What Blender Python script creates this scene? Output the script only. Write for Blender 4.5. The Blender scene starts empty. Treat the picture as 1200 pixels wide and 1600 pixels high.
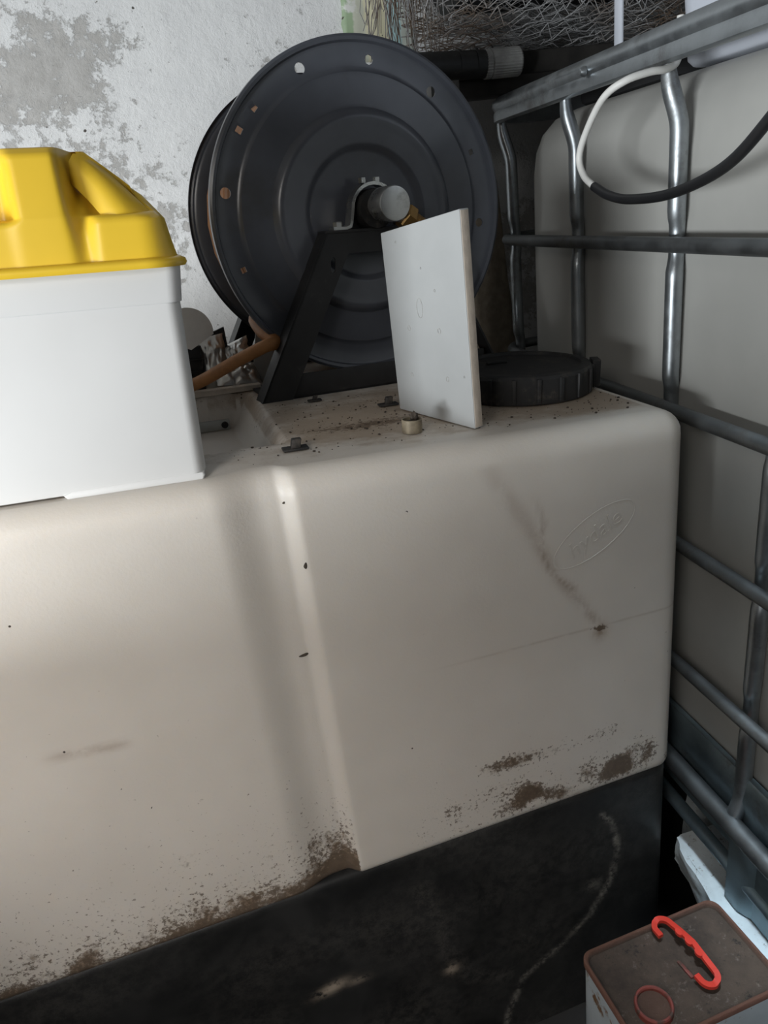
import bpy, bmesh, math, random
from mathutils import Vector, Matrix, noise

# ------------------------------------------------------------------ scene, camera, light
sc = bpy.context.scene
C = sc.collection
H = 1.30                                  # camera height above the floor
F_PX = 1131.86
r_ = Vector((0.964, -0.238, -0.117)); d_ = Vector((-0.198, -0.351, -0.915))
F_ = d_.cross(r_).normalized() * -1
PITCH, YAW, ROLL = 0.3962, 0.19277, 0.12698
cy, sy, cp, sp = math.cos(YAW), math.sin(YAW), math.cos(PITCH), math.sin(PITCH)
Fw = Vector((sy*cp, cy*cp, -sp)); rr = Vector((cy, -sy, 0)); dd = Fw.cross(rr)
R2 = rr*math.cos(ROLL) + dd*math.sin(ROLL); D2 = dd*math.cos(ROLL) - rr*math.sin(ROLL)
cam_data = bpy.data.cameras.new('camera'); cam = bpy.data.objects.new('camera', cam_data); C.objects.link(cam)
cam.matrix_world = Matrix(((R2.x, -D2.x, -Fw.x, 0), (R2.y, -D2.y, -Fw.y, 0), (R2.z, -D2.z, -Fw.z, H), (0, 0, 0, 1)))
cam_data.sensor_fit = 'VERTICAL'; cam_data.sensor_height = 24.0; cam_data.lens = F_PX*24/1600
cam_data.clip_start = 0.01
sc.camera = cam

world = bpy.data.worlds.new('world'); sc.world = world; world.use_nodes = True
world.node_tree.nodes['Background'].inputs[0].default_value = (0.80, 0.90, 1.0, 1)
world.node_tree.nodes['Background'].inputs[1].default_value = 0.04

def area_light(name, loc, target, w, h, power, col, spread=180):
    l = bpy.data.lights.new(name, 'AREA'); l.shape = 'RECTANGLE'; l.size = w; l.size_y = h; l.energy = power; l.color = col; l.spread = math.radians(spread)
    o = bpy.data.objects.new(name, l); C.objects.link(o); o.location = loc
    o.rotation_euler = (Vector(target)-Vector(loc)).to_track_quat('-Z', 'Y').to_euler()
    return o
area_light('yard_daylight', (-2.1, -0.75, H-0.28), (0.1, 1.0, H-0.10), 1.0, 0.45, 88, (0.92, 0.97, 1.0))
area_light('cool_fill', (0.30, 0.40, H+1.35), (0.62, 0.56, H-1.20), 0.25, 0.25, 0.62, (0.74, 0.89, 1.0), 16)  # added cool fill for the lower right; the ceiling has no opening
area_light('left_fill', (-1.0, -0.75, H+0.45), (-0.52, 0.8, H-0.80), 0.7, 0.9, 5.6, (1.0, 0.96, 0.91), 66)  # added fill lamp brightening the lower left of the tank

sc.view_settings.view_transform = 'Standard'; sc.view_settings.look = 'None'
sc.view_settings.gamma = 1.0; sc.view_settings.use_curve_mapping = False
sc.view_settings.exposure = 0.0

# ------------------------------------------------------------------ helpers
PSI = math.radians(4)
TOPN = Vector((0.548, 0.76, H-0.275))                 # right front top corner of the tank
EX = Vector((math.cos(PSI), math.sin(PSI), -0.058)).normalized()
EY = Vector((-math.sin(PSI), math.cos(PSI), 0)); EZ = EX.cross(EY)
EXH = Vector((math.cos(PSI), math.sin(PSI), 0))
def TL(a, b, c=0.0): return TOPN + EX*a + EY*b + EZ*c            # on the tank's top
def TV(a, b, z): return Vector((TOPN.x, TOPN.y, 0)) + EXH*a + EY*b + Vector((0, 0, z+H))   # upright at the tank; z from the eye
YR = math.radians(6)
RB = (-0.478, 0.345)
def RL(u, off, h):                                               # at the hose reel
    return TL(RB[0]+u*math.cos(YR)-off*math.sin(YR), RB[1]+u*math.sin(YR)+off*math.cos(YR), h)
def W(x, y, z): return Vector((x, y, z+H))

def smooth(e0, e1, x):
    if e0 == e1: return float(x >= e0)
    t = max(0, min(1, (x-e0)/(e1-e0))); return t*t*(3-2*t)
def nz(x, y, z=0.0): return noise.noise(Vector((x, y, z)))

def thing(name, label, cat, loc, group=None, kind=None):
    o = bpy.data.objects.new(name, None); C.objects.link(o); o.location = loc; o.empty_display_size = 0.05
    tag(o, label, cat, group, kind); return o
def tag(o, label=None, cat=None, group=None, kind=None):
    if label: o['label'] = label
    if cat: o['category'] = cat
    if group: o['group'] = group
    if kind: o['kind'] = kind
    return o
class MB:
    def __init__(s): s.v = []; s.f = []; s.attr = {}
    def add(s, vs, fs):
        n = len(s.v); s.v += [Vector(v) for v in vs]; s.f += [tuple(i+n for i in f) for f in fs]
    def build(s, name, mat, parent=None, smooth_=True, loc=None, angle=40):
        me = bpy.data.meshes.new(name)
        off = parent.location if parent else (Vector(loc) if loc is not None else sum(s.v, Vector())/len(s.v))
        if parent and parent.parent: off = parent.location + parent.parent.location
        me.from_pydata([tuple(v-off) for v in s.v], [], s.f); me.update()
        bm = bmesh.new(); bm.from_mesh(me); bmesh.ops.remove_doubles(bm, verts=bm.verts, dist=1e-6) if not s.attr else None
        bmesh.ops.recalc_face_normals(bm, faces=bm.faces); bm.to_mesh(me); bm.free()
        for k, vals in s.attr.items():
            at = me.attributes.new(k, 'FLOAT', 'POINT')
            at.data.foreach_set('value', vals)
        if smooth_:
            me.polygons.foreach_set('use_smooth', [True]*len(me.polygons))
            try: me.set_sharp_from_angle(angle=math.radians(angle))
            except Exception: pass
        me.materials.append(mat)
        o = bpy.data.objects.new(name, me); C.objects.link(o)
        if parent: o.parent = parent
        else: o.location = off
        return o
    def box(s, fn, lo, hi, bev=0.0):
        bm = bmesh.new()
        bmesh.ops.create_cube(bm, size=1)
        for v in bm.verts: v.co = Vector([(lo[i]+hi[i])/2 + v.co[i]*(hi[i]-lo[i]) for i in range(3)])
        if bev: bmesh.ops.bevel(bm, geom=bm.edges[:], offset=bev, segments=2, profile=0.5, affect='EDGES')
        s.bm(bm, fn); return s
    def bm(s, bm, fn=lambda x, y, z: Vector((x, y, z))):
        bm.verts.ensure_lookup_table()
        s.add([fn(*v.co) for v in bm.verts], [[v.index for v in f.verts] for f in bm.faces]); bm.free()
    def tube(s, pts, rad, n=8, caps=True, flat=None):
        pts = [Vector(p) for p in pts]; N = len(pts)
        rads = rad if isinstance(rad, (list, tuple)) else [rad]*N
        t0 = (pts[1]-pts[0]).normalized(); up = Vector((0, 0, 1)) if abs(t0.z) < 0.9 else Vector((1, 0, 0))
        u = (up - t0*up.dot(t0)).normalized(); rings = []
        for i in range(N):
            t = (pts[min(i+1, N-1)]-pts[max(i-1, 0)]).normalized()
            u = (u - t*u.dot(t)).normalized(); w = t.cross(u)
            ring = []
            for k in range(n):
                an = 2*math.pi*k/n; ring.append(pts[i]+u*(math.cos(an)*rads[i])+w*(math.sin(an)*rads[i]))
            rings.append(ring)
        vs = [p for rg in rings for p in rg]; fs = []
        for i in range(N-1):
            for k in range(n):
                k2 = (k+1) % n; fs.append((i*n+k, i*n+k2, (i+1)*n+k2, (i+1)*n+k))
        if caps: fs.append(tuple(range(n-1, -1, -1))); fs.append(tuple((N-1)*n+k for k in range(n)))
        s.add(vs, fs); return s
    def lathe(s, prof, fn, n=48, closed=False):
        """prof: (radius, height); fn(x, y, h) -> world"""
        vs = []; fs = []; m = len(prof)
        for k in range(n):
            an = 2*math.pi*k/n
            for (r, h) in prof: vs.append(fn(r*math.cos(an), r*math.sin(an), h))
        for k in range(n):
            k2 = (k+1) % n
            for i in range(m-1 if not closed else m):
                j = (i+1) % m
                fs.append((k*m+i, k2*m+i, k2*m+j, k*m+j))
        if not closed:
            for i in (0, m-1):
                if prof[i][0] > 1e-5: fs.append(tuple(k*m+i for k in range(n)))
        s.add(vs, fs); return s
    def loft(s, rings, cap0=True, cap1=True):
        n = len(rings[0]); vs = [p for rg in rings for p in rg]; fs = []
        for i in range(len(rings)-1):
            for k in range(n):
                k2 = (k+1) % n; fs.append((i*n+k, i*n+k2, (i+1)*n+k2, (i+1)*n+k))
        if cap0: fs.append(tuple(range(n)))
        if cap1: fs.append(tuple((len(rings)-1)*n+k for k in range(n)))
        s.add(vs, fs); return s
    def grid(s, rows):
        n = len(rows[0]); vs = [p for rg in rows for p in rg]; fs = []
        for i in range(len(rows)-1):
            for k in range(n-1): fs.append((i*n+k, i*n+k+1, (i+1)*n+k+1, (i+1)*n+k))
        s.add(vs, fs); return s

def rrect(x0, x1, y0, y1, r, n=6):
    pts = []
    for cx_, cy_, a0 in ((x1-r, y0+r, -90), (x1-r, y1-r, 0), (x0+r, y1-r, 90), (x0+r, y0+r, 180)):
        for k in range(n+1):
            a = math.radians(a0+90*k/n); pts.append((cx_+r*math.cos(a), cy_+r*math.sin(a)))
    return pts
def crom(pts, n=8):
    P = [Vector(p) for p in pts]; P = [P[0]*2-P[1]]+P+[P[-1]*2-P[-2]]; out = []
    for i in range(1, len(P)-2):
        for k in range(n):
            t = k/n; a, b, c, d = P[i-1:i+3]
            out.append(0.5*((2*b)+(c-a)*t+(2*a-5*b+4*c-d)*t*t+(3*b-a-3*c+d)*t**3))
    out.append(P[-2]); return out
def carve(obj, cutters):
    """subtract cutter meshes from obj, keep the result as plain mesh"""
    me = bpy.data.meshes.new('cutter'); me.from_pydata([tuple(v) for v in cutters.v], [], cutters.f)
    bm = bmesh.new(); bm.from_mesh(me); bmesh.ops.recalc_face_normals(bm, faces=bm.faces); bm.to_mesh(me); bm.free()
    co = bpy.data.objects.new('cutter', me); C.objects.link(co)
    m = obj.modifiers.new('holes', 'BOOLEAN'); m.operation = 'DIFFERENCE'; m.solver = 'EXACT'; m.object = co
    bpy.context.view_layer.update()
    dg = bpy.context.evaluated_depsgraph_get()
    new = bpy.data.meshes.new_from_object(obj.evaluated_get(dg))
    obj.modifiers.clear(); old = obj.data; obj.data = new; bpy.data.meshes.remove(old)
    bpy.data.objects.remove(co); bpy.data.meshes.remove(me)
    new.polygons.foreach_set('use_smooth', [True]*len(new.polygons))
    try: new.set_sharp_from_angle(angle=math.radians(35))
    except Exception: pass

# ------------------------------------------------------------------ materials
class NT:
    def __init__(s, name):
        s.m = bpy.data.materials.new(name); s.m.use_nodes = True; s.t = s.m.node_tree
        s.b = s.t.nodes['Principled BSDF']; s.co = s.t.nodes.new('ShaderNodeTexCoord')
    def n(s, typ, **kw):
        nd = s.t.nodes.new(typ)
        for k, v in kw.items(): setattr(nd, k, v)
        return nd
    def link(s, a, b): s.t.links.new(a, b)
    def noise(s, scale, detail=4, rough=0.6, stretch=None, coord='Object', dist=0.0, off=(0, 0, 0)):
        nd = s.n('ShaderNodeTexNoise'); nd.inputs['Scale'].default_value = scale; nd.inputs['Detail'].default_value = detail
        nd.inputs['Roughness'].default_value = rough; nd.inputs['Distortion'].default_value = dist
        mp = s.n('ShaderNodeMapping'); s.link(s.co.outputs[coord], mp.inputs[0]); mp.inputs['Location'].default_value = off
        if stretch: mp.inputs['Scale'].default_value = stretch
        s.link(mp.outputs[0], nd.inputs['Vector']); return nd.outputs['Fac']
    def ramp(s, fac, lo, hi, a=0.0, b=1.0):
        nd = s.n('ShaderNodeMapRange'); nd.interpolation_type = 'SMOOTHSTEP'
        nd.inputs[1].default_value = lo; nd.inputs[2].default_value = hi; nd.inputs[3].default_value = a; nd.inputs[4].default_value = b
        s.link(fac, nd.inputs[0]); return nd.outputs[0]
    def math(s, op, a, b=None):
        nd = s.n('ShaderNodeMath', operation=op); 
        for i, x in enumerate((a, b)):
            if x is None: continue
            if isinstance(x, (int, float)): nd.inputs[i].default_value = x
            else: s.link(x, nd.inputs[i])
        return nd.outputs[0]
    def mix(s, fac, a, b):
        nd = s.n('ShaderNodeMix', data_type='RGBA')
        if isinstance(fac, (int, float)): nd.inputs[0].default_value = fac
        else: s.link(fac, nd.inputs[0])
        for i, x in ((6, a), (7, b)):
            if isinstance(x, tuple): nd.inputs[i].default_value = (*x, 1)
            else: s.link(x, nd.inputs[i])
        return nd.outputs[2]
    def attr(s, name):
        nd = s.n('ShaderNodeAttribute', attribute_name=name); return nd.outputs['Fac']
    def bump(s, h, strength, dist=0.002):
        nd = s.n('ShaderNodeBump'); nd.inputs['Strength'].default_value = strength; nd.inputs['Distance'].default_value = dist
        s.link(h, nd.inputs['Height']); s.link(nd.outputs[0], s.b.inputs['Normal'])
    def color(s, c):
        if isinstance(c, tuple): s.b.inputs['Base Color'].default_value = (*c, 1)
        else: s.link(c, s.b.inputs['Base Color'])
    def set(s, **kw):
        for k, v in kw.items(): s.b.inputs[k.replace('_', ' ')].default_value = v
        return s

def simple(name, c, rough=0.5, metal=0.0, var=0.12, scale=40, bump=0.0, spec=0.5, dirt=None, dscale=25, dlo=0.55, dhi=0.75):
    t = NT(name); t.set(Roughness=rough, Metallic=metal); t.b.inputs['Specular IOR Level'].default_value = spec
    nf = t.noise(scale, 4); dark = tuple(x*(1-var) for x in c); lite = tuple(min(1, x*(1+var)) for x in c)
    col = t.mix(t.ramp(nf, 0.3, 0.7), dark, lite)
    if dirt: col = t.mix(t.ramp(t.noise(dscale, 6, 0.7, off=(3, 1, 7)), dlo, dhi), col, dirt)
    t.color(col)
    if bump: t.bump(t.noise(scale*3, 4), bump)
    return t.m

def mat_tank():
    t = NT('white_polyethylene'); t.set(Roughness=0.42); t.b.inputs['Specular IOR Level'].default_value = 0.35
    col = t.mix(t.ramp(t.noise(5, 3), 0.3, 0.7), (0.635, 0.59, 0.535), (0.685, 0.64, 0.585))
    st = t.math('MULTIPLY', t.attr('stain'), t.ramp(t.noise(30, 5, 0.65, dist=0.4), 0.25, 0.6))
    col = t.mix(st, col, (0.27, 0.19, 0.13))
    du = t.math('ADD', t.attr('dust'), t.math('MULTIPLY', t.math('SUBTRACT', t.noise(18, 8, 0.72, stretch=(1, 1.6, 1)), 0.5), 1.3))
    dust = t.math('MULTIPLY', t.ramp(du, 0.35, 0.85), 0.9)
    col = t.mix(dust, col, (0.37, 0.295, 0.225))
    di = t.math('ADD', t.attr('dirt'), t.math('ADD', t.math('MULTIPLY', t.math('SUBTRACT', t.noise(85, 9, 0.8), 0.5), 1.1), t.math('MULTIPLY', t.math('SUBTRACT', t.noise(19, 4, 0.6, off=(2, 7, 1)), 0.5), 1.2)))
    dirt = t.ramp(di, 0.50, 0.78, 0, 0.92)
    dcol = t.mix(t.ramp(t.noise(140, 3), 0.35, 0.65), (0.11, 0.076, 0.05), (0.27, 0.195, 0.135))
    col = t.mix(dirt, col, dcol)
    fs = t.ramp(t.math('ADD', t.math('MULTIPLY', t.attr('dirt'), 0.42), t.noise(190, 4, 0.7, off=(8, 3, 2))), 0.72, 0.80, 0, 0.85)
    col = t.mix(fs, col, (0.13, 0.095, 0.068))
    # loose black specks, denser on the flat top
    vo = t.n('ShaderNodeTexVoronoi'); vo.inputs['Scale'].default_value = 120; t.link(t.co.outputs['Object'], vo.inputs['Vector'])
    sp_ = t.math('MULTIPLY', t.ramp(vo.outputs['Distance'], 0.16, 0.22, 1, 0), t.ramp(t.math('ADD', t.noise(40, 3, off=(5, 5, 5)), t.math('MULTIPLY', t.attr('dust'), 0.12)), 0.69, 0.72))
    col = t.mix(sp_, col, (0.05, 0.038, 0.03))
    t.color(col)
    t.b.inputs['Subsurface Weight'].default_value = 0.35; t.b.inputs['Subsurface Radius'].default_value = (1, 0.85, 0.65); t.b.inputs['Subsurface Scale'].default_value = 0.02
    t.bump(t.math('ADD', t.noise(260, 2), t.math('MULTIPLY', dirt, 0.8)), 0.12, 0.002)
    return t.m
def mat_bund():
    t = NT('black_polyethylene'); t.b.inputs['Specular IOR Level'].default_value = 0.4
    n1 = t.noise(7, 6, 0.7, dist=0.5)
    col = t.mix(t.ramp(n1, 0.35, 0.7), (0.012, 0.0125, 0.013), (0.026, 0.026, 0.026))
    scr = t.noise(22, 9, 0.8, stretch=(0.5, 1, 2.6))
    col = t.mix(t.ramp(scr, 0.60, 0.85, 0, 0.5), col, (0.075, 0.073, 0.07))
    a = t.math('MULTIPLY', t.attr('scratch'), t.ramp(t.noise(70, 8, 0.8), 0.38, 0.62))
    col = t.mix(a, col, (0.24, 0.225, 0.20))
    b = t.math('MULTIPLY', t.attr('paint'), t.ramp(t.noise(60, 6, 0.7), 0.36, 0.5))
    col = t.mix(b, col, (0.42, 0.35, 0.28))
    t.color(col); t.link(t.ramp(n1, 0.3, 0.7, 0.38, 0.62), t.b.inputs['Roughness'])
    t.bump(scr, 0.12, 0.002); return t.m
def mat_wall():
    t = NT('whitewashed_plaster'); t.set(Roughness=0.92); t.b.inputs['Specular IOR Level'].default_value = 0.15
    big = t.noise(2.1, 10, 0.68, dist=0.25, off=(0.80, 0, 0.1)); fine = t.noise(42, 9, 0.75)
    m = t.math('ADD', big, t.math('MULTIPLY', t.math('SUBTRACT', fine, 0.5), 0.42))
    bare = t.ramp(m, 0.575, 0.625)
    white = t.mix(t.ramp(t.noise(9, 6, 0.7), 0.3, 0.7), (0.82, 0.82, 0.82), (0.90, 0.90, 0.895))
    grey = t.mix(t.ramp(t.noise(30, 6, 0.7), 0.3, 0.7), (0.48, 0.465, 0.445), (0.60, 0.585, 0.565))
    col = t.mix(bare, white, grey)
    pit = t.ramp(t.noise(95, 6, 0.7, off=(2, 2, 2)), 0.64, 0.70)
    col = t.mix(pit, col, (0.28, 0.27, 0.255))
    spk = t.ramp(t.noise(30, 2, 0.5, off=(9, 1, 3)), 0.735, 0.755)
    col = t.mix(spk, col, (0.11, 0.10, 0.09))
    t.color(col)
    t.bump(t.math('SUBTRACT', t.math('ADD', t.math('MULTIPLY', fine, 0.5), t.noise(12, 8, 0.7)), t.math('MULTIPLY', bare, 0.35)), 0.55, 0.012)
    return t.m
def mat_galv(name, c=(0.42, 0.45, 0.47), rough=0.36):
    t = NT(name); t.set(Metallic=0.9)
    n1 = t.noise(18, 6, 0.7); col = t.mix(t.ramp(n1, 0.3, 0.7), tuple(x*0.72 for x in c), c)
    dirt = t.ramp(t.noise(9, 8, 0.75, off=(4, 4, 4)), 0.52, 0.72, 0, 0.7)
    col = t.mix(dirt, col, (0.15, 0.135, 0.12)); t.color(col)
    t.link(t.math('ADD', t.ramp(n1, 0.3, 0.7, rough-0.08, rough+0.1), t.math('MULTIPLY', dirt, 0.3)), t.b.inputs['Roughness'])
    return t.m
def mat_netting():
    t = NT('dull_wire'); t.set(Metallic=0.35, Roughness=0.5)
    t.color(t.mix(t.ramp(t.noise(6, 5, 0.7), 0.42, 0.66), (0.46, 0.46, 0.465), (0.24, 0.17, 0.12))); return t.m
def mat_rust():
    t = NT('rusty_tin'); t.set(Roughness=0.85, Metallic=0.1)
    n1 = t.noise(14, 8, 0.7); col = t.mix(t.ramp(n1, 0.3, 0.7), (0.048, 0.034, 0.027), (0.108, 0.076, 0.057))
    col = t.mix(t.ramp(t.noise(70, 8, 0.8, off=(1, 2, 3)), 0.56, 0.72), col, (0.22, 0.18, 0.15))
    col = t.mix(t.ramp(t.noise(55, 6, 0.8, off=(6, 2, 3)), 0.58, 0.7), col, (0.022, 0.018, 0.016))
    col = t.mix(t.attr('edge'), col, (0.17, 0.075, 0.05))
    t.color(col); t.bump(t.noise(80, 8, 0.8), 0.7, 0.006); return t.m
def mat_sheet():
    t = NT('printed_sheet'); t.set(Roughness=0.55)
    mp = t.n('ShaderNodeSeparateXYZ'); t.link(t.co.outputs['Generated'], mp.inputs[0])
    wob = t.math('ADD', mp.outputs['X'], t.math('MULTIPLY', t.math('SUBTRACT', t.noise(30, 5), 0.5), 0.16))
    col = t.mix(t.ramp(wob, 0.16, 0.20), (0.36, 0.47, 0.30), (0.62, 0.63, 0.52))
    col = t.mix(t.ramp(wob, 0.30, 0.36), col, (0.72, 0.68, 0.48))
    col = t.mix(t.ramp(wob, 0.62, 0.66), col, (0.42, 0.62, 0.64))
    col = t.mix(t.ramp(wob, 0.80, 0.84), col, (0.58, 0.62, 0.56))
    col = t.mix(t.ramp(t.noise(22, 5, off=(1, 0, 4)), 0.58, 0.66), col, (0.74, 0.74, 0.70))
    col = t.mix(t.ramp(t.noise(60, 3, off=(1, 5, 4)), 0.68, 0.71), col, (0.10, 0.10, 0.07))
    t.color(col); return t.m

M = {}
M['tank'] = mat_tank(); M['bund'] = mat_bund(); M['wall'] = mat_wall(); M['net'] = mat_netting(); M['rust'] = mat_rust(); M['sheet'] = mat_sheet()
M['galv'] = mat_galv('galvanised_steel'); M['galv_dark'] = mat_galv('weathered_galvanised_steel', (0.22, 0.23, 0.235), 0.5)
M['blue_steel'] = mat_galv('blue_grey_steel_sheet', (0.30, 0.38, 0.42), 0.5)
M['bottle'] = simple('ibc_plastic', (0.42, 0.415, 0.39), 0.5, var=0.05, scale=6, dirt=(0.33, 0.30, 0.26), dscale=60, dlo=0.70, dhi=0.80)
M['reel'] = simple('dark_blue_enamel', (0.080, 0.086, 0.102), 0.28, var=0.15, scale=8, spec=0.55, dirt=(0.05, 0.048, 0.045), dscale=5, dlo=0.5, dhi=0.8)
M['frame'] = simple('black_painted_steel', (0.018, 0.018, 0.019), 0.5, var=0.25, scale=20, dirt=(0.06, 0.055, 0.05), dscale=30, dlo=0.58, dhi=0.8)
M['chrome'] = mat_galv('zinc_plated_steel', (0.60, 0.60, 0.58), 0.28)
M['brass'] = simple('brass', (0.45, 0.27, 0.10), 0.35, metal=0.9)
M['hose'] = simple('brown_rubber_hose', (0.36, 0.16, 0.055), 0.55, var=0.2, scale=30, dirt=(0.13, 0.08, 0.05), dscale=40)
M['board'] = simple('white_plastic_board', (0.40, 0.41, 0.41), 0.5, var=0.03, scale=15, dirt=(0.30, 0.29, 0.28), dscale=45, dlo=0.69, dhi=0.76, bump=0.05)
M['board_edge'] = simple('sawn_plastic_edge', (0.50, 0.43, 0.36), 0.7, var=0.08, scale=60, bump=0.3)
M['cap'] = simple('black_plastic_cap', (0.016, 0.016, 0.0165), 0.6, var=0.2, scale=30, dirt=(0.07, 0.058, 0.048), dscale=40, dlo=0.5, dhi=0.75, bump=0.1)
M['white'] = simple('white_plastic', (0.66, 0.66, 0.655), 0.4, var=0.02, scale=6, dirt=(0.55, 0.5, 0.45), dscale=80, dlo=0.74, dhi=0.80)
M['yellow'] = simple('yellow_plastic', (0.76, 0.50, 0.035), 0.36, var=0.04, scale=8, dirt=(0.25, 0.14, 0.03), dscale=70, dlo=0.72, dhi=0.78)
M['cable_w'] = simple('white_cable', (0.70, 0.69, 0.66), 0.5, var=0.04, dirt=(0.3, 0.28, 0.26), dscale=60, dlo=0.66, dhi=0.75)
M['cable_b'] = simple('black_cable', (0.010, 0.010, 0.011), 0.45)
M['timber'] = simple('dark_timber', (0.020, 0.018, 0.016), 0.85, var=0.4, scale=20, bump=0.4)
M['pipe'] = simple('black_pipe', (0.020, 0.020, 0.020), 0.5, var=0.3, scale=25, dirt=(0.09, 0.08, 0.07), dscale=30)
M['collar'] = simple('grey_ribbed_plastic', (0.30, 0.30, 0.29), 0.35, var=0.3, scale=30)
M['bin'] = simple('translucent_white_bin', (0.62, 0.65, 0.72), 0.35, var=0.03, scale=6)
M['block'] = simple('white_lime_block', (0.60, 0.65, 0.67), 0.95, var=0.08, scale=30, bump=0.8, dirt=(0.30, 0.29, 0.27), dscale=90, dlo=0.58, dhi=0.68, spec=0.1)
M['can_side'] = simple('white_enamelled_tin', (0.52, 0.58, 0.62), 0.4, var=0.06, scale=20, dirt=(0.22, 0.12, 0.06), dscale=25, dlo=0.58, dhi=0.64)
M['red'] = simple('red_plastic', (0.62, 0.045, 0.028), 0.38, var=0.08, scale=30, dirt=(0.25, 0.05, 0.03), dscale=80, dlo=0.62, dhi=0.7)
M['red_old'] = simple('worn_red_plastic', (0.20, 0.045, 0.035), 0.6, var=0.2, scale=60, dirt=(0.07, 0.04, 0.03), dscale=60, dlo=0.5, dhi=0.6)
M['foil'] = simple('silver_foil', (0.62, 0.61, 0.58), 0.28, metal=0.75, var=0.15, scale=14, bump=0.3)
M['grey_sheet'] = simple('grey_plastic_sheet', (0.26, 0.25, 0.235), 0.6, var=0.15, scale=20)
M['paper'] = simple('off_white_card', (0.78, 0.76, 0.73), 0.8, var=0.04)
M['wood'] = simple('pale_wood', (0.58, 0.51, 0.43), 0.6, var=0.15, scale=30, dirt=(0.45, 0.45, 0.44), dscale=8)
M['alu'] = mat_galv('dull_aluminium', (0.52, 0.54, 0.53), 0.4)
M['sack'] = simple('beige_woven_sack', (0.36, 0.30, 0.23), 0.9, var=0.15, scale=60, bump=0.4)
M['ring'] = simple('weathered_brass_sleeve', (0.24, 0.20, 0.14), 0.6, metal=0.3, var=0.25, scale=90)
M['crumb'] = simple('dark_debris', (0.055, 0.043, 0.033), 0.9, var=0.4, scale=90)
M['floor'] = simple('dirty_concrete', (0.022, 0.020, 0.019), 0.95, var=0.3, scale=6, bump=0.5)
M['dark_wall'] = simple('grey_render', (0.20, 0.19, 0.18), 0.95, var=0.2, scale=8, bump=0.4)
M['tarp'] = simple('black_tarpaulin', (0.014, 0.014, 0.015), 0.6, var=0.2, scale=20)
M['speck'] = M['crumb']

# ------------------------------------------------------------------ the room
def slab(name, lo, hi, mat):
    b = MB(); b.box(lambda x, y, z: Vector((x, y, z)), lo, hi); o = b.build(name, mat, smooth_=False); o['kind'] = 'structure'; return o
slab('floor', (-4, -3, -0.1), (2.1, 1.85, 0.0), M['floor'])
slab('wall_back', (-4, 1.72, 0.0), (2.1, 1.85, 2.9), M['wall'])
slab('wall_right', (1.95, -3, 0.0), (2.1, 1.72, 2.9), M['dark_wall'])
wl = MB(); pr_ = [(-0.25, 0.0), (0.62, 0.0), (0.62, H-0.335), (0.30, H-0.335), (0.10, H-0.23), (-0.25, H-0.23)]  # unseen low wall, added and stepped to shade lower tank and container
wl.loft([[Vector((-0.72, y, z)) for y, z in pr_], [Vector((-0.62, y, z)) for y, z in pr_]]); wl.build('shade_blocker_left', M['dark_wall'], smooth_=False)['kind'] = 'structure'
slab('ceiling', (-4, -3, 2.9), (2.1, 1.85, 3.0), M['dark_wall'])

# ------------------------------------------------------------------ white tank on its black bund
ZB = -0.83; DEP = 0.70; LFT = -1.35; RC = 0.03; TR = 0.03
def groove(a): return 0.0135*smooth(-0.590, -0.533, a)*(1-smooth(-0.519, -0.498, a))
def ztop(a): return -0.275 - 0.0581*a
STAIN = [(-0.297, 0.937), (-0.273, 0.888), (-0.25, 0.85), (-0.222, 0.801), (-0.193, 0.739), (-0.162, 0.697), (-0.13, 0.652)]
EDGE = [(-0.247, 0.902), (-0.216, 0.842), (-0.208, 0.815), (-0.214, 0.781), (-0.20, 0.745), (-0.168, 0.715)]
def pdist(a, z, path, zo=-1.2):
    best = 9; bt = 0
    for i in range(len(path)-1):
        x0, y0 = path[i]; x1, y1 = path[i+1]; y0 += zo; y1 += zo
        dx, dy = x1-x0, y1-y0; t = max(0, min(1, ((a-x0)*dx+(z-y0)*dy)/(dx*dx+dy*dy)))
        d = math.hypot(a-x0-dx*t, z-y0-dy*t)
        if d < best: best = d; bt = (i+t)/(len(path)-1)
    return best, bt
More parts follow.
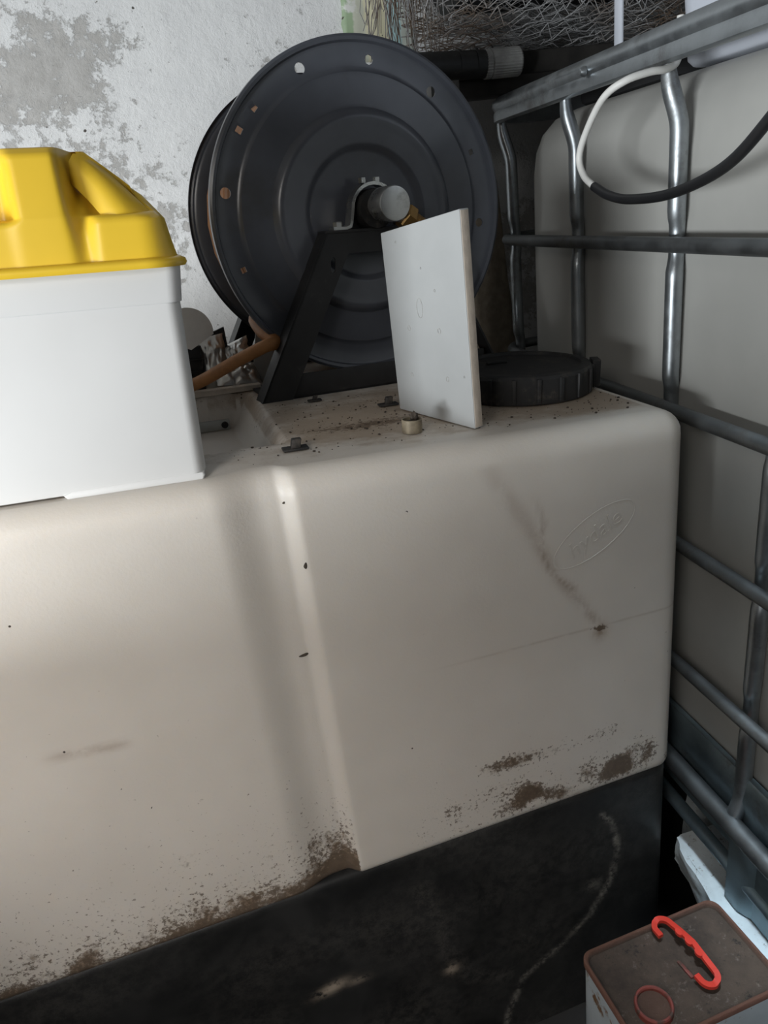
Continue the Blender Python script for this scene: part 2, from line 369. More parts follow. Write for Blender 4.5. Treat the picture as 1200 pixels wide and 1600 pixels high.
def front_marks(a, z):
    h = z-ZB; n1 = nz(a*9, z*9, 3.3); n2 = nz(a*28, z*28, 1.7)
    dirt = 0.0; stain = 0.0
    if a < -0.50:
        dirt = math.exp(-max(0, h-0.008)/0.060)*(0.84+0.3*n1+0.3*n2)
        if a > -0.565: dirt = max(dirt, math.exp(-max(0, h-0.02)/0.085)*(0.86+0.3*n2))
        dirt = max(dirt, 0.50*math.exp(-h/0.16))
        s2 = math.exp(-((z+0.535+0.08*(a+0.77))/0.005)**2)*smooth(-0.83, -0.79, a)*(1-smooth(-0.75, -0.72, a)); stain = max(stain, 0.5*s2)
    else:
        band = smooth(-0.47, -0.36, a)*(1-smooth(-0.06, -0.015, a))
        dirt = band*math.exp(-((h-0.042)/0.034)**2)*(0.50+0.75*n1+0.65*n2)
        dirt = max(dirt, 0.52*smooth(-0.36, -0.28, a)*(1-smooth(-0.11, -0.06, a))*math.exp(-((h-0.105)/0.018)**2)*(0.8+0.8*n1))
        dirt = max(dirt, 0.38*band*math.exp(-h/0.10))
        dirt = max(dirt, 0.62*math.exp(-((a+0.085)/0.025)**2-((h-0.035)/0.018)**2)*(1+0.9*n2))
        dirt = max(dirt, 0.70*math.exp(-((a+0.014)/0.010)**2-((h-0.018)/0.010)**2))
        d, t = pdist(a, z, STAIN); wd = 0.005+0.008*(1-t)
        stain = max(stain, (0.12+0.50*t)*math.exp(-(d/wd)**2))
        d, t = pdist(a, z, EDGE); stain = max(stain, 0.75*smooth(0.1, 0.5, t)*math.exp(-(d/0.0035)**2))
        stain = max(stain, 1.0*math.exp(-((a+0.13)/0.010)**2-((z+0.556)/0.011)**2)); dirt = max(dirt, 1.0*math.exp(-((a+0.131)/0.012)**2-((z+0.551)/0.005)**2))
        stain = max(stain, 0.35*math.exp(-((a+0.300)/0.012)**2-((z+0.268)/0.008)**2))
    stain = max(stain, 0.30*smooth(-0.40, -0.25, a)*math.exp(-((z+0.548)/0.0016)**2))
    for (sa, sz, sr) in ((-0.295, -0.456, 0.003), (-0.503, -0.354, 0.006), (-0.524, -0.473, 0.006), (-0.51, -0.279, 0.003), (-0.42, -0.46, 0.002)):
        pass
    return max(0, dirt), stain
def pocket(a, b):
    return 0.052*smooth(-0.478, -0.522, a)*smooth(-0.82, -0.79, a)*smooth(0.122, 0.136, b)*(1-smooth(0.436, 0.45, b))
def top_dust(a, b):
    n = nz(a*7, b*7, 8.1); near = smooth(0.0, 0.09, b)
    v = near*(0.66+0.5*n)
    v += 0.35*math.exp(-((b-0.16-0.10*(a+0.4))/0.05)**2)*smooth(-0.56, -0.45, a)
    v += 0.35*math.exp(-((a+0.13)**2+(b-0.2)**2)/0.02)
    if pocket(a, b) > 0.02: v = 0.12
    return max(0, min(1, v))
tank = thing('storage_tank', 'large white plastic tank with vertical groove on a black lower base', 'tank', TV(-0.6, 0.35, -H))
acols = []
x = LFT
while x < -0.62: acols.append(x); x += 0.012 if x < -1.0 else 0.0055
x = -0.62
while x < -0.46: acols.append(x); x += 0.003
while x < -RC-0.001: acols.append(x); x += 0.0055
acols.append(-RC)
NV = 120
bv = [k/NV for k in range(NV+1)]
# contour: (a, b, na, nb)
contour = [(a, groove(a), 0.0, 1.0, a) for a in acols]
for k in range(1, 7):
    an = math.radians(90*k/6); contour.append((-RC+RC*math.sin(an), RC-RC*math.cos(an), -math.sin(an), math.cos(an), -RC))
bl = [TR+(DEP-2*TR)*v for v in bv]
for b in bl[1:]: contour.append((0.0, b, -1.0, 0.0, -RC))
zrows = [(0.012, 0.0, 0), (0.006, 0.002, 0), (0.002, 0.006, 0), (0.0, 0.012, 0)]    # inset, height above the bottom
hh = 0.018; tot = 0.0
levels = []
full = -0.275-TR-ZB
hs = [0.018]
while hs[-1] < full-0.006: hs.append(hs[-1]+0.0055)
sm = -0.548-ZB
hs = sorted([h for h in hs if abs(h-sm) > 0.0045]+[sm-0.003, sm-0.0015, sm, sm+0.0015, sm+0.003])
tk = MB(); rows = []; A = {'dirt': [], 'stain': [], 'dust': []}
def put(row, a, b, z, dirt=0., stain=0., dust=0.):
    row.append(TV(a, b, z)); A['dirt'].append(dirt); A['stain'].append(stain); A['dust'].append(dust)
for ins, h, _ in zrows:
    row = []
    for (a, b, na, nb, at) in contour:
        m = front_marks(a, ZB+h); put(row, a+na*ins, b+nb*ins, ZB+h, *m)
    rows.append(row)
for h in hs:
    row = []
    for (a, b, na, nb, at) in contour:
        z = ZB+0.018+(h-0.018)/(full-0.018)*(ztop(at)-TR-ZB-0.018)
        m = front_marks(a, ZB+h) if nb > 0.3 else (0.45*math.exp(-h/0.05), 0)
        put(row, a, b, z, *m)
    rows.append(row)
for k in range(1, 8):
    an = math.radians(90*k/7); ins = TR*(1-math.cos(an)); zz = TR*math.sin(an)
    row = []
    for (a, b, na, nb, at) in contour:
        put(row, a+na*ins, b+nb*ins, ztop(at)-TR+zz, 0, 0, 0.22*smooth(0.5, 1, k/7))
    rows.append(row)
tk.grid(rows)
rows = []
for j, v in enumerate(bv):
    row = []
    for a in acols:
        b0 = TR+groove(a); b = b0+(DEP-TR-b0)*v
        put(row, a, b, ztop(a)-pocket(a, b)+0.0012*smooth(0, 0.06, v)*nz(a*15, b*15), smooth(0.03, 0.12, b)*(0.26+0.30*nz(a*9+3*b, b*16, 4)+0.25*math.exp(-((b-0.15-0.10*(a+0.4)+0.015*nz(a*12, 2))/0.022)**2)*smooth(-0.52, -0.44, a)*(1-smooth(-0.30, -0.24, a))) if pocket(a, b) < .03 else 0.05, 0, top_dust(a, b))
    rows.append(row)
tk.grid(rows)
# back and left walls
row0 = [TV(LFT, b, ZB) for b in (0, DEP)]+[TV(0, DEP, ZB)]
n0 = len(tk.v)
for p in ((LFT, 0, ZB), (LFT, DEP, ZB), (0, DEP, ZB), (LFT, 0, ztop(LFT)), (LFT, DEP, ztop(LFT)-TR), (0, DEP, ztop(0)-TR)): 
    tk.v.append(TV(*p)); [A[k].append(0) for k in A]
tk.f += [(n0, n0+1, n0+4, n0+3), (n0+1, n0+2, n0+5, n0+4)]
tk.attr = A
tk.build('tank_body', M['tank'], tank, angle=60)
# black bund
bd = MB(); B = {'scratch': [], 'paint': []}
SCR = [(-0.125, 0.315), (-0.106, 0.29), (-0.097, 0.232), (-0.111, 0.169), (-0.147, 0.114), (-0.2, 0.068), (-0.271, 0.03), (-0.304, -0.047), (-0.31, -0.1)]
SCR2 = [(-0.42, 0.30), (-0.40, 0.22), (-0.395, 0.16), (-0.36, 0.08), (-0.30, 0.05)]
bc = []
x = LFT
while x < -RC: bc.append((x, 0.0, 0.0, 1.0)); x += 0.012 if x < -0.95 else 0.006
for k in range(0, 7):
    an = math.radians(90*k/6); bc.append((-RC+RC*math.sin(an), RC-RC*math.cos(an), -math.sin(an), math.cos(an)))
for b in (0.1, 0.3, 0.5, DEP): bc.append((0, b, -1, 0))
bl_ = [(0.05, ZB+0.004), (0.012, ZB+0.004), (0.006, ZB+0.001), (0.004, ZB-0.006)]+[(0.004, ZB-0.006-0.006*k) for k in range(1, 78)]
rows = []
for ins, z in bl_:
    row = []
    for (a, b, na, nb) in bc:
        row.append(TV(a+na*ins, b+nb*ins, max(z, -H+0.002)))
        s = 0; p = 0
        if nb > 0.5:
            d, t = pdist(a, z, SCR); s = (0.85+0.4*nz(a*30, z*30))*math.exp(-(d/0.005)**2)
            d, t = pdist(a, z, SCR2); s = max(s, 0.18*math.exp(-(d/0.02)**2))
            s = max(s, 0.5*math.exp(-((a+0.141)/0.018)**2-((z+1.024)/0.014)**2), 0.6*math.exp(-((a+0.008)/0.014)**2-((z+0.849)/0.010)**2))
            s = max(s, 0.06+0.15*nz(a*6, z*10, 5))
            p = max(math.exp(-((a+0.572)/0.022)**2-((z+1.025-0.2*(a+.572))/0.009)**2), 0.8*math.exp(-((a+0.39)/0.010)**2-((z+1.085)/0.010)**2), 0.5*math.exp(-((a+0.535)/0.016)**2-((z+1.03)/0.006)**2))
        B['scratch'].append(max(0, s)); B['paint'].append(p)
    rows.append(row)
bd.grid(rows); bd.attr = B
bd.build('bund_base', M['bund'], tank, angle=60)
# raised oval badge and lettering, moulded in the same plastic
lg = MB()
ca, cz, ang = -0.138, -0.408, math.radians(27)
def LG(x, y, p): return TV(ca+x*math.cos(ang)-y*math.sin(ang), -p, cz+x*math.sin(ang)+y*math.cos(ang))
rings = []
for k in range(64):
    t = 2*math.pi*k/64; cx_, sy_ = math.cos(t), math.sin(t)
    rings.append([LG((0.064+o)*cx_, (0.027+o)*sy_, p) for o, p in ((-0.0016, -0.001), (-0.0010, 0.0003), (0.0010, 0.0003), (0.0016, -0.001))])
rings.append(rings[0]); lg.loft([list(x) for x in rings], False, False)
fc = bpy.data.curves.new('badge_text', 'FONT'); fc.body = 'hydale'; fc.size = 0.032; fc.align_x = 'CENTER'; fc.align_y = 'CENTER'; fc.extrude = 0.0004; fc.shear = 0.2
fo = bpy.data.objects.new('badge_text', fc); C.objects.link(fo); bpy.context.view_layer.update()
fm = bpy.data.meshes.new_from_object(fo.evaluated_get(bpy.context.evaluated_depsgraph_get()))
lg.add([LG(v.co.x, v.co.y, 0.0001+v.co.z) for v in fm.vertices], [tuple(p.vertices) for p in fm.polygons])
bpy.data.objects.remove(fo); bpy.data.meshes.remove(fm)
M['badge'] = simple('moulded_badge_plastic', (0.60, 0.555, 0.50), 0.4, var=0.03)
lg.build('embossed_badge', M['badge'], tank)['label'] = 'raised oval badge with faint lettering'

# ------------------------------------------------------------------ things on the tank
# white tub with yellow lid
tub = thing('plastic_tub', 'white rectangular tub with yellow ribbed lid on the tank, left', 'tub', TL(-0.8, 0.15, 0.0))
def ringT(a0, a1, b0, b1, r, c): return [TL(a, b, c) for a, b in rrect(a0, a1, b0, b1, r)]
m = MB()
R0, L0, F0, K0 = -0.585, -1.02, 0.032, 0.30
m.loft([ringT(L0+.006, R0-.006, F0+.006, K0-.006, 0.012, 0.002), ringT(L0+.001, R0-.0015, F0+.0015, K0-.001, 0.014, 0.004), ringT(L0, R0, F0, K0, 0.014, 0.009), ringT(L0, R0+.001, F0-.001, K0, 0.014, 0.181)])
m.build('tub_body', M['white'], tub)
m = MB(); m.loft([ringT(L0-.001, R0+.0025, F0-.0022, K0+.002, 0.014, 0.1805), ringT(L0-.001, R0+.0028, F0-.0025, K0+.002, 0.014, 0.182), ringT(L0-.002, R0+.007, F0-.004, K0+.003, 0.015, 0.219)])
m.build('upper_band', M['white'], tub)
m = MB(); m.loft([ringT(-0.725, R0-.004, F0-.0005, F0+.02, 0.003, -0.0005), ringT(-0.728, R0-.002, F0-.0012, F0+.02, 0.003, 0.004), ringT(-0.722, R0-.003, F0+.0005, F0+.02, 0.003, 0.007)])
m.build('foot_strip', M['white'], tub)
# lid
lid = MB()
LR, LL, LF, LB = R0+.006, L0-.004, F0-.006, K0+.006
base = []
def per(n_side=60, n_c=14, r=0.03):
    pts = []
    segs = [((LL+r, LF), (LR-r, LF), (0, -1), 150), ]
    out = []
    def line(p, q, nrm, n):
        for k in range(n): t = k/n; out.append((p[0]+(q[0]-p[0])*t, p[1]+(q[1]-p[1])*t, nrm[0], nrm[1]))
    def arc(cx_, cy_, a0):
        for k in range(n_c): a = math.radians(a0+90*k/n_c); out.append((cx_+r*math.cos(a), cy_+r*math.sin(a), math.cos(a), math.sin(a)))
    line((LL+r, LF), (LR-r, LF), (0, -1), 160); arc(LR-r, LF+r, -90)
    line((LR, LF+r), (LR, LB-r), (1, 0), 110); arc(LR-r, LB-r, 0)
    line((LR-r, LB), (LL+r, LB), (0, 1), 60); arc(LL+r, LB-r, 90)
    line((LL, LB-r), (LL, LF+r), (-1, 0), 40); arc(LL+r, LF+r, 180)
    return out
PER = per()
def pl(x, tab):
    if x <= tab[0][0]: return tab[0][1]
    for (x0, y0), (x1, y1) in zip(tab, tab[1:]):
        if x <= x1: return y0+(y1-y0)*(x-x0)/(x1-x0)
    return tab[-1][1]
RIB = [(0, 0.0), (0.045, 0.005), (0.106, 0.020), (0.114, 0.030)]
VAL = [(0, 0.004), (0.030, 0.012), (0.045, 0.020), (0.114, 0.085)]
LED = [(0, 0.000), (0.040, 0.004), (0.046, 0.010), (0.0475, 0.034), (0.114, 0.086)]
HND = [(0, 0.001), (0.040, 0.006), (0.044, 0.010), (0.046, 0.040), (0.075, 0.046), (0.100, 0.048), (0.104, 0.034), (0.114, 0.036)]
def lid_inset(a, b, na, nb, h):
    # weights along the perimeter
    if nb < -0.5 and a < LR-0.028:
        rib = smooth(-0.722, -0.712, a)*(1-smooth(-0.671, -0.660, a)); hnd = 1-smooth(-0.722, -0.712, a)
        led = smooth(-0.657, -0.648, a)
        val = max(0, 1-rib-hnd-led)
        if a > -0.655: pass
        return rib*pl(h, RIB)+hnd*pl(h, HND)+val*pl(h, VAL)+led*pl(h, LED)
    if na > 0.9:
        w = smooth(0.06, 0.075, b)*(1-smooth(0.115, 0.13, b)) + smooth(0.18, 0.195, b)*(1-smooth(0.235, 0.25, b))
        return w*pl(h, [(0, 0.0), (0.040, 0.006), (0.066, 0.024), (0.078, 0.038), (0.090, 0.062), (0.114, 0.078)])+(1-w)*pl(h, [(0, 0.0), (0.040, 0.008), (0.114, 0.075)])
    if nb > 0.5: return pl(h, VAL)
    # front corner: diagonal rib
    return pl(h, [(0, 0.0), (0.040, 0.004), (0.046, 0.012), (0.114, 0.088)])
hl = [0, 0.008, 0.016, 0.024, 0.030, 0.036, 0.040, 0.043, 0.045, 0.0465, 0.048, 0.055, 0.065, 0.075, 0.085, 0.092, 0.098, 0.102, 0.106, 0.109, 0.112, 0.114]
rings = [[TL(a+na*0.006, b+nb*0.006, 0.213) for a, b, na, nb in PER], [TL(a+na*0.008, b+nb*0.008, 0.216) for a, b, na, nb in PER], [TL(a+na*0.007, b+nb*0.007, 0.2195) for a, b, na, nb in PER], [TL(a+na*0.003, b+nb*0.003, 0.2215) for a, b, na, nb in PER]]
CXm = (LL+LR)/2
for h in hl:
    rg = []
    for i, (a, b, na, nb) in enumerate(PER):
        acc = 0; ww = 0
        ins = lid_inset(a, b, na, nb, h)
        cr = 0.004 if h > 0.110 else 0.0
        hh_ = h
        pa, pb = a-na*ins, b-nb*ins
        pa = min(pa, LR-pl(h, [(0, 0.0), (0.040, 0.006), (0.066, 0.024), (0.114, 0.070)]))
        if na > 0.3: pb = max(pb, LF+0.9*pl(h, LED)); pb = min(pb, LB-0.8*pl(h, VAL))
        rg.append([pa, pb, 0.222+hh_])
    # soften along the perimeter
    for it in range(3):
        rg2 = []
        for i in range(len(rg)):
            p, q, s_ = rg[i-1], rg[i], rg[(i+1) % len(rg)]
            rg2.append([p[0]*.25+q[0]*.5+s_[0]*.25, p[1]*.25+q[1]*.5+s_[1]*.25, q[2]])
        rg = rg2
    # diagonal corner rib running down from the flat top
    rings.append([TL(p[0], p[1], 0.222+(p[2]-0.222)*0.86) for p in rg])
ctr = TL((LL+LR)/2-0.02, (LF+LB)/2, 0.222+0.114*0.86)
rings.append([p+(ctr-p)*0.5 for p in rings[-1]])
lid.loft(rings, True, True)
lid.build('lid', M['yellow'], tub, angle=50)
# sloping rib on the lid's corner
m = MB()
p0, p1 = (-0.654, 0.071, 0.3125), (-0.610, 0.043, 0.262)
rg = []
for k in range(9):
    t = k/8; a = p0[0]+(p1[0]-p0[0])*t; b = p0[1]+(p1[1]-p0[1])*t; c = p0[2]+(p1[2]-p0[2])*t+0.004*math.sin(math.pi*t)
    w = 0.010+0.010*t
    rg.append([TL(a+dx*w, b+dy*w*0.7-dz*0.0, c+dz) for dx, dy, dz in ((-1.0, -0.55, -0.022), (-0.8, -0.5, -0.004), (-0.3, -0.1, 0.003), (0.4, 0.5, 0.003), (0.9, 0.9, -0.006), (1.0, 1.0, -0.03))])
m.loft(rg); m.build('corner_rib', M['yellow'], tub, angle=60)

# hose reel
reel = thing('hose_reel', 'dark blue-black metal hose reel on an A-frame stand on the tank', 'hose reel', RL(0.2, 0.15, 0))
AX, AH = 0.202, 0.252
def flange(name, off, R, sgn, holes):
    k = R/0.2325
    prof = [(0.2325, 0.0035), (0.2320, 0.0085), (0.2285, 0.0105), (0.2245, 0.0085), (0.2225, 0.002), (0.2185, 0.0), (0.1945, 0.0), (0.1905, 0.0008), (0.1865, 0.0048), (0.1825, 0.0055), (0.1465, 0.0055), (0.1425, 0.0065), (0.1365, 0.0135), (0.1315, 0.0155), (0.1275, 0.0155), (0.1225, 0.0145), (0.116, 0.0135), (0.0975, 0.0135), (0.0935, 0.0125), (0.0885, 0.0075), (0.0835, 0.006), (0.02, 0.006)]
    th = 0.0022
    cl = [(r*k, h) for r, h in prof]+[(r*k, h-th) for r, h in reversed(prof)]
    cl[0] = (R, 0.0035)
    b = MB(); b.lathe(cl, lambda x, y, h: RL(AX+x, off-sgn*h, AH+y), 160, closed=True)
    o = b.build(name, M['reel'], reel, angle=30)
    if holes:
        ct = MB()
        for (hu, hv, rad, n) in holes:
            tau = math.atan2(hv, hu)
            ring = []
            for k_ in range(n):
                t = 2*math.pi*k_/n + (math.pi/4+tau if n == 4 else 0); ring.append((hu+rad*math.cos(t), hv+rad*math.sin(t)))
            ct.loft([[RL(AX+x, off+dz, AH+y)-reel.location for x, y in ring] for dz in (-0.03, 0.03)])
        M_ = ct
        # the boolean works in the object's own space: move the cutter along with the reel
        for i, v in enumerate(M_.v): M_.v[i] = v+reel.location
        carve(o, M_)
    return o
HOLES = [(-0.080, 0.190, 0.0075, 20), (0.024, 0.202, 0.0065, 8), (-0.151, 0.143, 0.0062, 4), (-0.175, 0.116, 0.0062, 4), (-0.205, 0.038, 0.0075, 20), (0.121, 0.162, 0.0075, 20), (0.188, 0.080, 0.0055, 4), (0.201, -0.023, 0.0065, 20), (-0.193, -0.065, 0.0055, 4)]
flange('front_flange', 0.05, 0.2325, 1, HOLES)
flange('rear_flange', 0.262, 0.2235, -1, None)
m = MB(); m.lathe([(0.09, 0.05), (0.09, 0.262)], lambda x, y, h: RL(AX+x, h, AH+y), 48); m.build('drum', M['reel'], reel)
m = MB()
pts = []
turns = 22
for lay, rad in enumerate((0.150, 0.172, 0.188)):
    for k in range(7*28+1):
        t = k/28*2*math.pi; w = k/(7*28); w = w if lay % 2 == 0 else 1-w
        pts.append(RL(AX+rad*math.cos(t), 0.064+0.185*w, AH+rad*math.sin(t)))
m.tube(pts, 0.0112, 8); m.build('coiled_hose', M['hose'], reel)['label'] = 'brown hose wound on the drum'
m = MB(); m.tube(crom([RL(0.09, 0.16, 0.105), RL(0.035, 0.12, 0.112), RL(0.030, 0.07, 0.095), RL(0.040, 0.035, 0.082), RL(0.022, 0.030, 0.079), RL(-0.02, 0.055, 0.058), RL(-0.073, 0.10, 0.026), RL(-0.12, 0.115, 0.013), RL(-0.17, 0.12, 0.0115)], 8), 0.0098, 12)
m.build('hose_end', M['hose'], reel)['label'] = 'loose brown hose running off to the left'
def aframe(o0, o1):
    W_ = 0.412
    fr_ = o0 < 0.1
    for s in (0, 1):
        def q(u, off, h): return RL((W_-u) if s else u, off, h)
        b = MB()
        fo = o0 if fr_ else o1; bo = o1 if fr_ else o0
        # angle-section leg: front face and outer return
        t = 0.003
        face = [(0.0, 0.0), (0.047, 0.0), (0.160, 0.212), (0.160, 0.232), (0.124, 0.232)]
        b.loft([[q(u, fo, h) for u, h in face], [q(u, fo+(t if fr_ else -t), h) for u, h in face]])
        side = [(0.0, 0.0), (0.0036, -0.0), (0.1276, 0.232), (0.124, 0.232)]
        b.loft([[q(u-0.0006, fo, h) for u, h in side], [q(u-0.0006, bo, h) for u, h in side]])
        leg = b.build('leg', M['frame'], reel, smooth_=False)
        if fr_:
            ct = MB(); ring = []
            for k in range(16):
                a = 2*math.pi*k/16; x = 0.0035*math.cos(a); y = 0.007*math.sin(a)+(0.004 if math.sin(a) > 0 else -0.004)
                ring.append((0.129+x+y*0.1, 0.186+y))
            ct.loft([[q(u, fo-0.01, h) for u, h in ring], [q(u, fo+0.01, h) for u, h in ring]])
            ring2 = []
            carve(leg, ct)
    b = MB(); b.box(RL, (0.1215, o0-0.001, 0.228), (W_-0.1215, o1, 0.2325), 0.001); b.box(RL, (0.15, o0, 0.200), (W_-0.15, o0+0.003, 0.2285)); b.build('top_plate', M['frame'], reel)
    b = MB(); b.box(RL, (0.03, o0+0.0035, 0.0), (W_-0.03, o0+0.0065, 0.036), 0.001); b.box(RL, (0.03, o0+0.0035, 0.0), (W_-0.03, o1, 0.003)); b.build('base_bar', M['frame'], reel)
aframe(0.0, 0.036)
aframe(0.285, 0.318)
for u in (0.012, 0.372):
    b = MB(); b.box(RL, (u, 0.0365, 0.0005), (u+0.028, 0.2845, 0.004)); b.build('side_rail', M['frame'], reel)
m = MB(); m.lathe([(0.0, 0.30), (0.014, 0.30), (0.014, 0.0), (0.0, 0.0)], lambda x, y, h: RL(AX+x, h, AH+0.006+y), 24); m.build('axle', M['chrome'], reel)
# bearing strap over the axle
SH = AH+0.006
path = [(AX-0.066, 0.2345), (AX-0.060, 0.2345), (AX-0.046, 0.2345), (AX-0.0395, 0.2365), (AX-0.0375, 0.242)]
for k in range(0, 13):
    a = math.radians(180-180*k/12); path.append((AX+0.0345*math.cos(a), SH+0.0345*math.sin(a)))
path += [(2*AX-u, h) for u, h in reversed(path[:5])]
rg = []
for i, (u, h) in enumerate(path):
    p, n_ = path[max(0, i-1)], path[min(len(path)-1, i+1)]; tx, ty = n_[0]-p[0], n_[1]-p[1]; L = math.hypot(tx, ty); nx, ny = -ty/L*0.0022, tx/L*0.0022
    rg.append([RL(u+nx, 0.004, h+ny), RL(u+nx, 0.026, h+ny), RL(u-nx, 0.026, h-ny), RL(u-nx, 0.004, h-ny)])
m = MB(); m.loft(rg); strap = m.build('bearing_strap', M['chrome'], reel, angle=35)
for s in (-1, 1):
    m = MB(); m.lathe([(0, 0.0), (0.0072, 0.0), (0.0072, 0.006), (0.006, 0.0072), (0, 0.0072)], lambda x, y, h: RL(AX+s*0.056+x, 0.015+y, 0.2365+h), 6); m.build('bolt', M['chrome'], strap, smooth_=False)
m = MB(); m.lathe([(0.016, -0.010), (0.026, -0.010), (0.0275, -0.006), (0.0275, 0.024), (0.02, 0.026)], lambda x, y, h: RL(AX+x, h+0.006, SH+y), 40); m.build('bearing', M['cap'], reel)
m = MB(); m.lathe([(0.017, 0.02), (0.017, -0.012), (0.0195, -0.013), (0.0205, -0.016), (0.0205, -0.022), (0.0235, -0.023), (0.0235, -0.060), (0.0222, -0.063), (0.0205, -0.0635), (0.0, -0.0635)], lambda x, y, h: RL(AX+0.002+x, h, SH+0.004+y), 48); sw = m.build('swivel', M['chrome'], reel)
def spoke(d0, d1, rad, n, name, mat, par, prof=None):
    m = MB(); c0 = Vector((AX+0.002, -0.042, SH+0.004)); dv = Vector((0.80, 0.10, -0.52)).normalized(); s1 = Vector((0, 1, 0)); s1 = (s1-dv*s1.dot(dv)).normalized(); s2 = dv.cross(s1)
    m.lathe(prof, lambda x, y, h: RL(*(c0+dv*h+s1*x+s2*y)), n); return m.build(name, mat, par, smooth_=n > 10)
spoke(0, 0, 0, 24, 'outlet_boss', M['chrome'], sw, [(0, 0.01), (0.013, 0.01), (0.013, 0.026), (0, 0.026)])
spoke(0, 0, 0, 6, 'hex_nut', M['brass'], sw, [(0, 0.0255), (0.0165, 0.0255), (0.018, 0.028), (0.018, 0.040), (0.0165, 0.042), (0, 0.042)])
spoke(0, 0, 0, 24, 'threaded_tail', M['brass'], sw, [(0.0, 0.041)]+[(0.0125+(0.0012 if k % 2 else 0), 0.042+0.0022*k) for k in range(9)]+[(0.0, 0.060)])
for s in (-1, 1):
    m = MB(); m.lathe([(0, 0.0), (0.006, 0.0), (0.006, 0.007), (0, 0.007)], lambda x, y, h: RL(AX+s*0.011+x, 0.02+y, SH+0.0355+h), 6); m.build('grease_screw', M['chrome'], strap, smooth_=False)

# white plastic board standing on edge
bdr = thing('plastic_board', 'thick white plastic board standing upright on edge in front of the reel', 'board', TL(-0.285, 0.13, 0))
P0, P1 = TL(-0.311, 0.204), TL(-0.265, 0.059)
e1 = P1-P0; e1.z = 0; wid = e1.length; e1.normalize(); e2 = Vector((-e1.y, e1.x, 0)); 
if e2.dot(EXH) < 0: e2 = -e2
zb = [P0.z, P1.z]
def BD(s, t, h): return Vector((P0.x, P0.y, 0))+e1*s+e2*t+Vector((0, 0, zb[0]+(zb[1]-zb[0])*s/wid+0.001+h))
TH = 0.0135
m = MB(); m.box(lambda s, t, h: BD(s, t, h*(1-0.085*(1-s/wid))), (0, 0, 0), (wid, TH, 0.247), 0.0012); m.build('board_panel', M['board'], bdr)
m = MB(); m.box(BD, (wid-0.0003, 0.0012, 0.0015), (wid+0.0006, TH-0.0012, 0.2455), 0.0002); m.build('sawn_edge', M['board_edge'], bdr)
# pencilled oval and screw marks pressed in the face
def disc_mark(s, h, rx, ry, ring):
    mm = MB(); n = 20
    o_ = [BD(s+rx*math.cos(2*math.pi*k/n), -0.0004, h+ry*math.sin(2*math.pi*k/n)) for k in range(n)]
    i_ = [BD(s+(rx-ring)*math.cos(2*math.pi*k/n), -0.0004, h+(ry-ring)*math.sin(2*math.pi*k/n)) for k in range(n)]
    ib = [v+e2*0.001 for v in i_]; ob = [v+e2*0.001 for v in o_]
    mm.loft([ob, o_, i_, ib], False, False); return mm
M['pencil'] = simple('faint_pencil', (0.36, 0.355, 0.345), 0.8, var=0.3, scale=200)
disc_mark(0.066, 0.138, 0.006, 0.012, 0.0007).build('pencil_mark', M['pencil'], bdr)
for s, h, r in ((0.040, 0.112, 0.0030), (0.100, 0.113, 0.0030), (0.036, 0.052, 0.0026), (0.108, 0.055, 0.0030), (0.098, 0.160, 0.0016), (0.030, 0.215, 0.0014), (0.075, 0.185, 0.0012), (0.140, 0.062, 0.0013)):
    disc_mark(s, h, r, r*1.2, r*0.35).build('screw_mark', M['pencil'], bdr)

# black screw cap
cap = thing('screw_cap', 'wide flat black screw cap on the tank beside the white board', 'cap', TL(-0.122, 0.222, 0))
CR = 0.104
def CP(x, y, h): return TL(-0.122+x, 0.222+y, h)
m = MB(); m.lathe([(CR-0.004, 0.0015), (CR-0.001, 0.0015), (CR, 0.004), (CR-0.001, 0.034), (CR-0.004, 0.0385), (CR-0.010, 0.040), (CR-0.016, 0.0395), (CR-0.018, 0.036), (CR-0.030, 0.035), (0.03, 0.036), (0.0, 0.036)], CP, 72); m.build('cap_body', M['cap'], cap, angle=30)
for k in range(20):
    a = 2*math.pi*(k+0.3)/20
    m = MB(); c_, s_ = math.cos(a), math.sin(a)
    m.box(lambda x, y, h: CP((CR+x)*c_-y*s_, (CR+x)*s_+y*c_, h), (-0.003, -0.0028, 0.003), (0.0022, 0.0028, 0.036), 0.0007); m.build('grip_rib', M['cap'], cap)
a = math.radians(-22); c_, s_ = math.cos(a), math.sin(a)
m = MB(); m.box(lambda x, y, h: CP((CR+x)*c_-y*s_, (CR+x)*s_+y*c_, h), (-0.002, -0.013, 0.003), (0.010, 0.013, 0.041), 0.0015); m.build('lock_lug', M['cap'], cap)
a = math.radians(110)
m = MB(); m.box(lambda x, y, h: CP(-0.02+x, 0.03+y, h), (-0.016, -0.003, 0.0355), (0.016, 0.003, 0.040), 0.001); m.build('moulded_bar', M['cap'], cap)

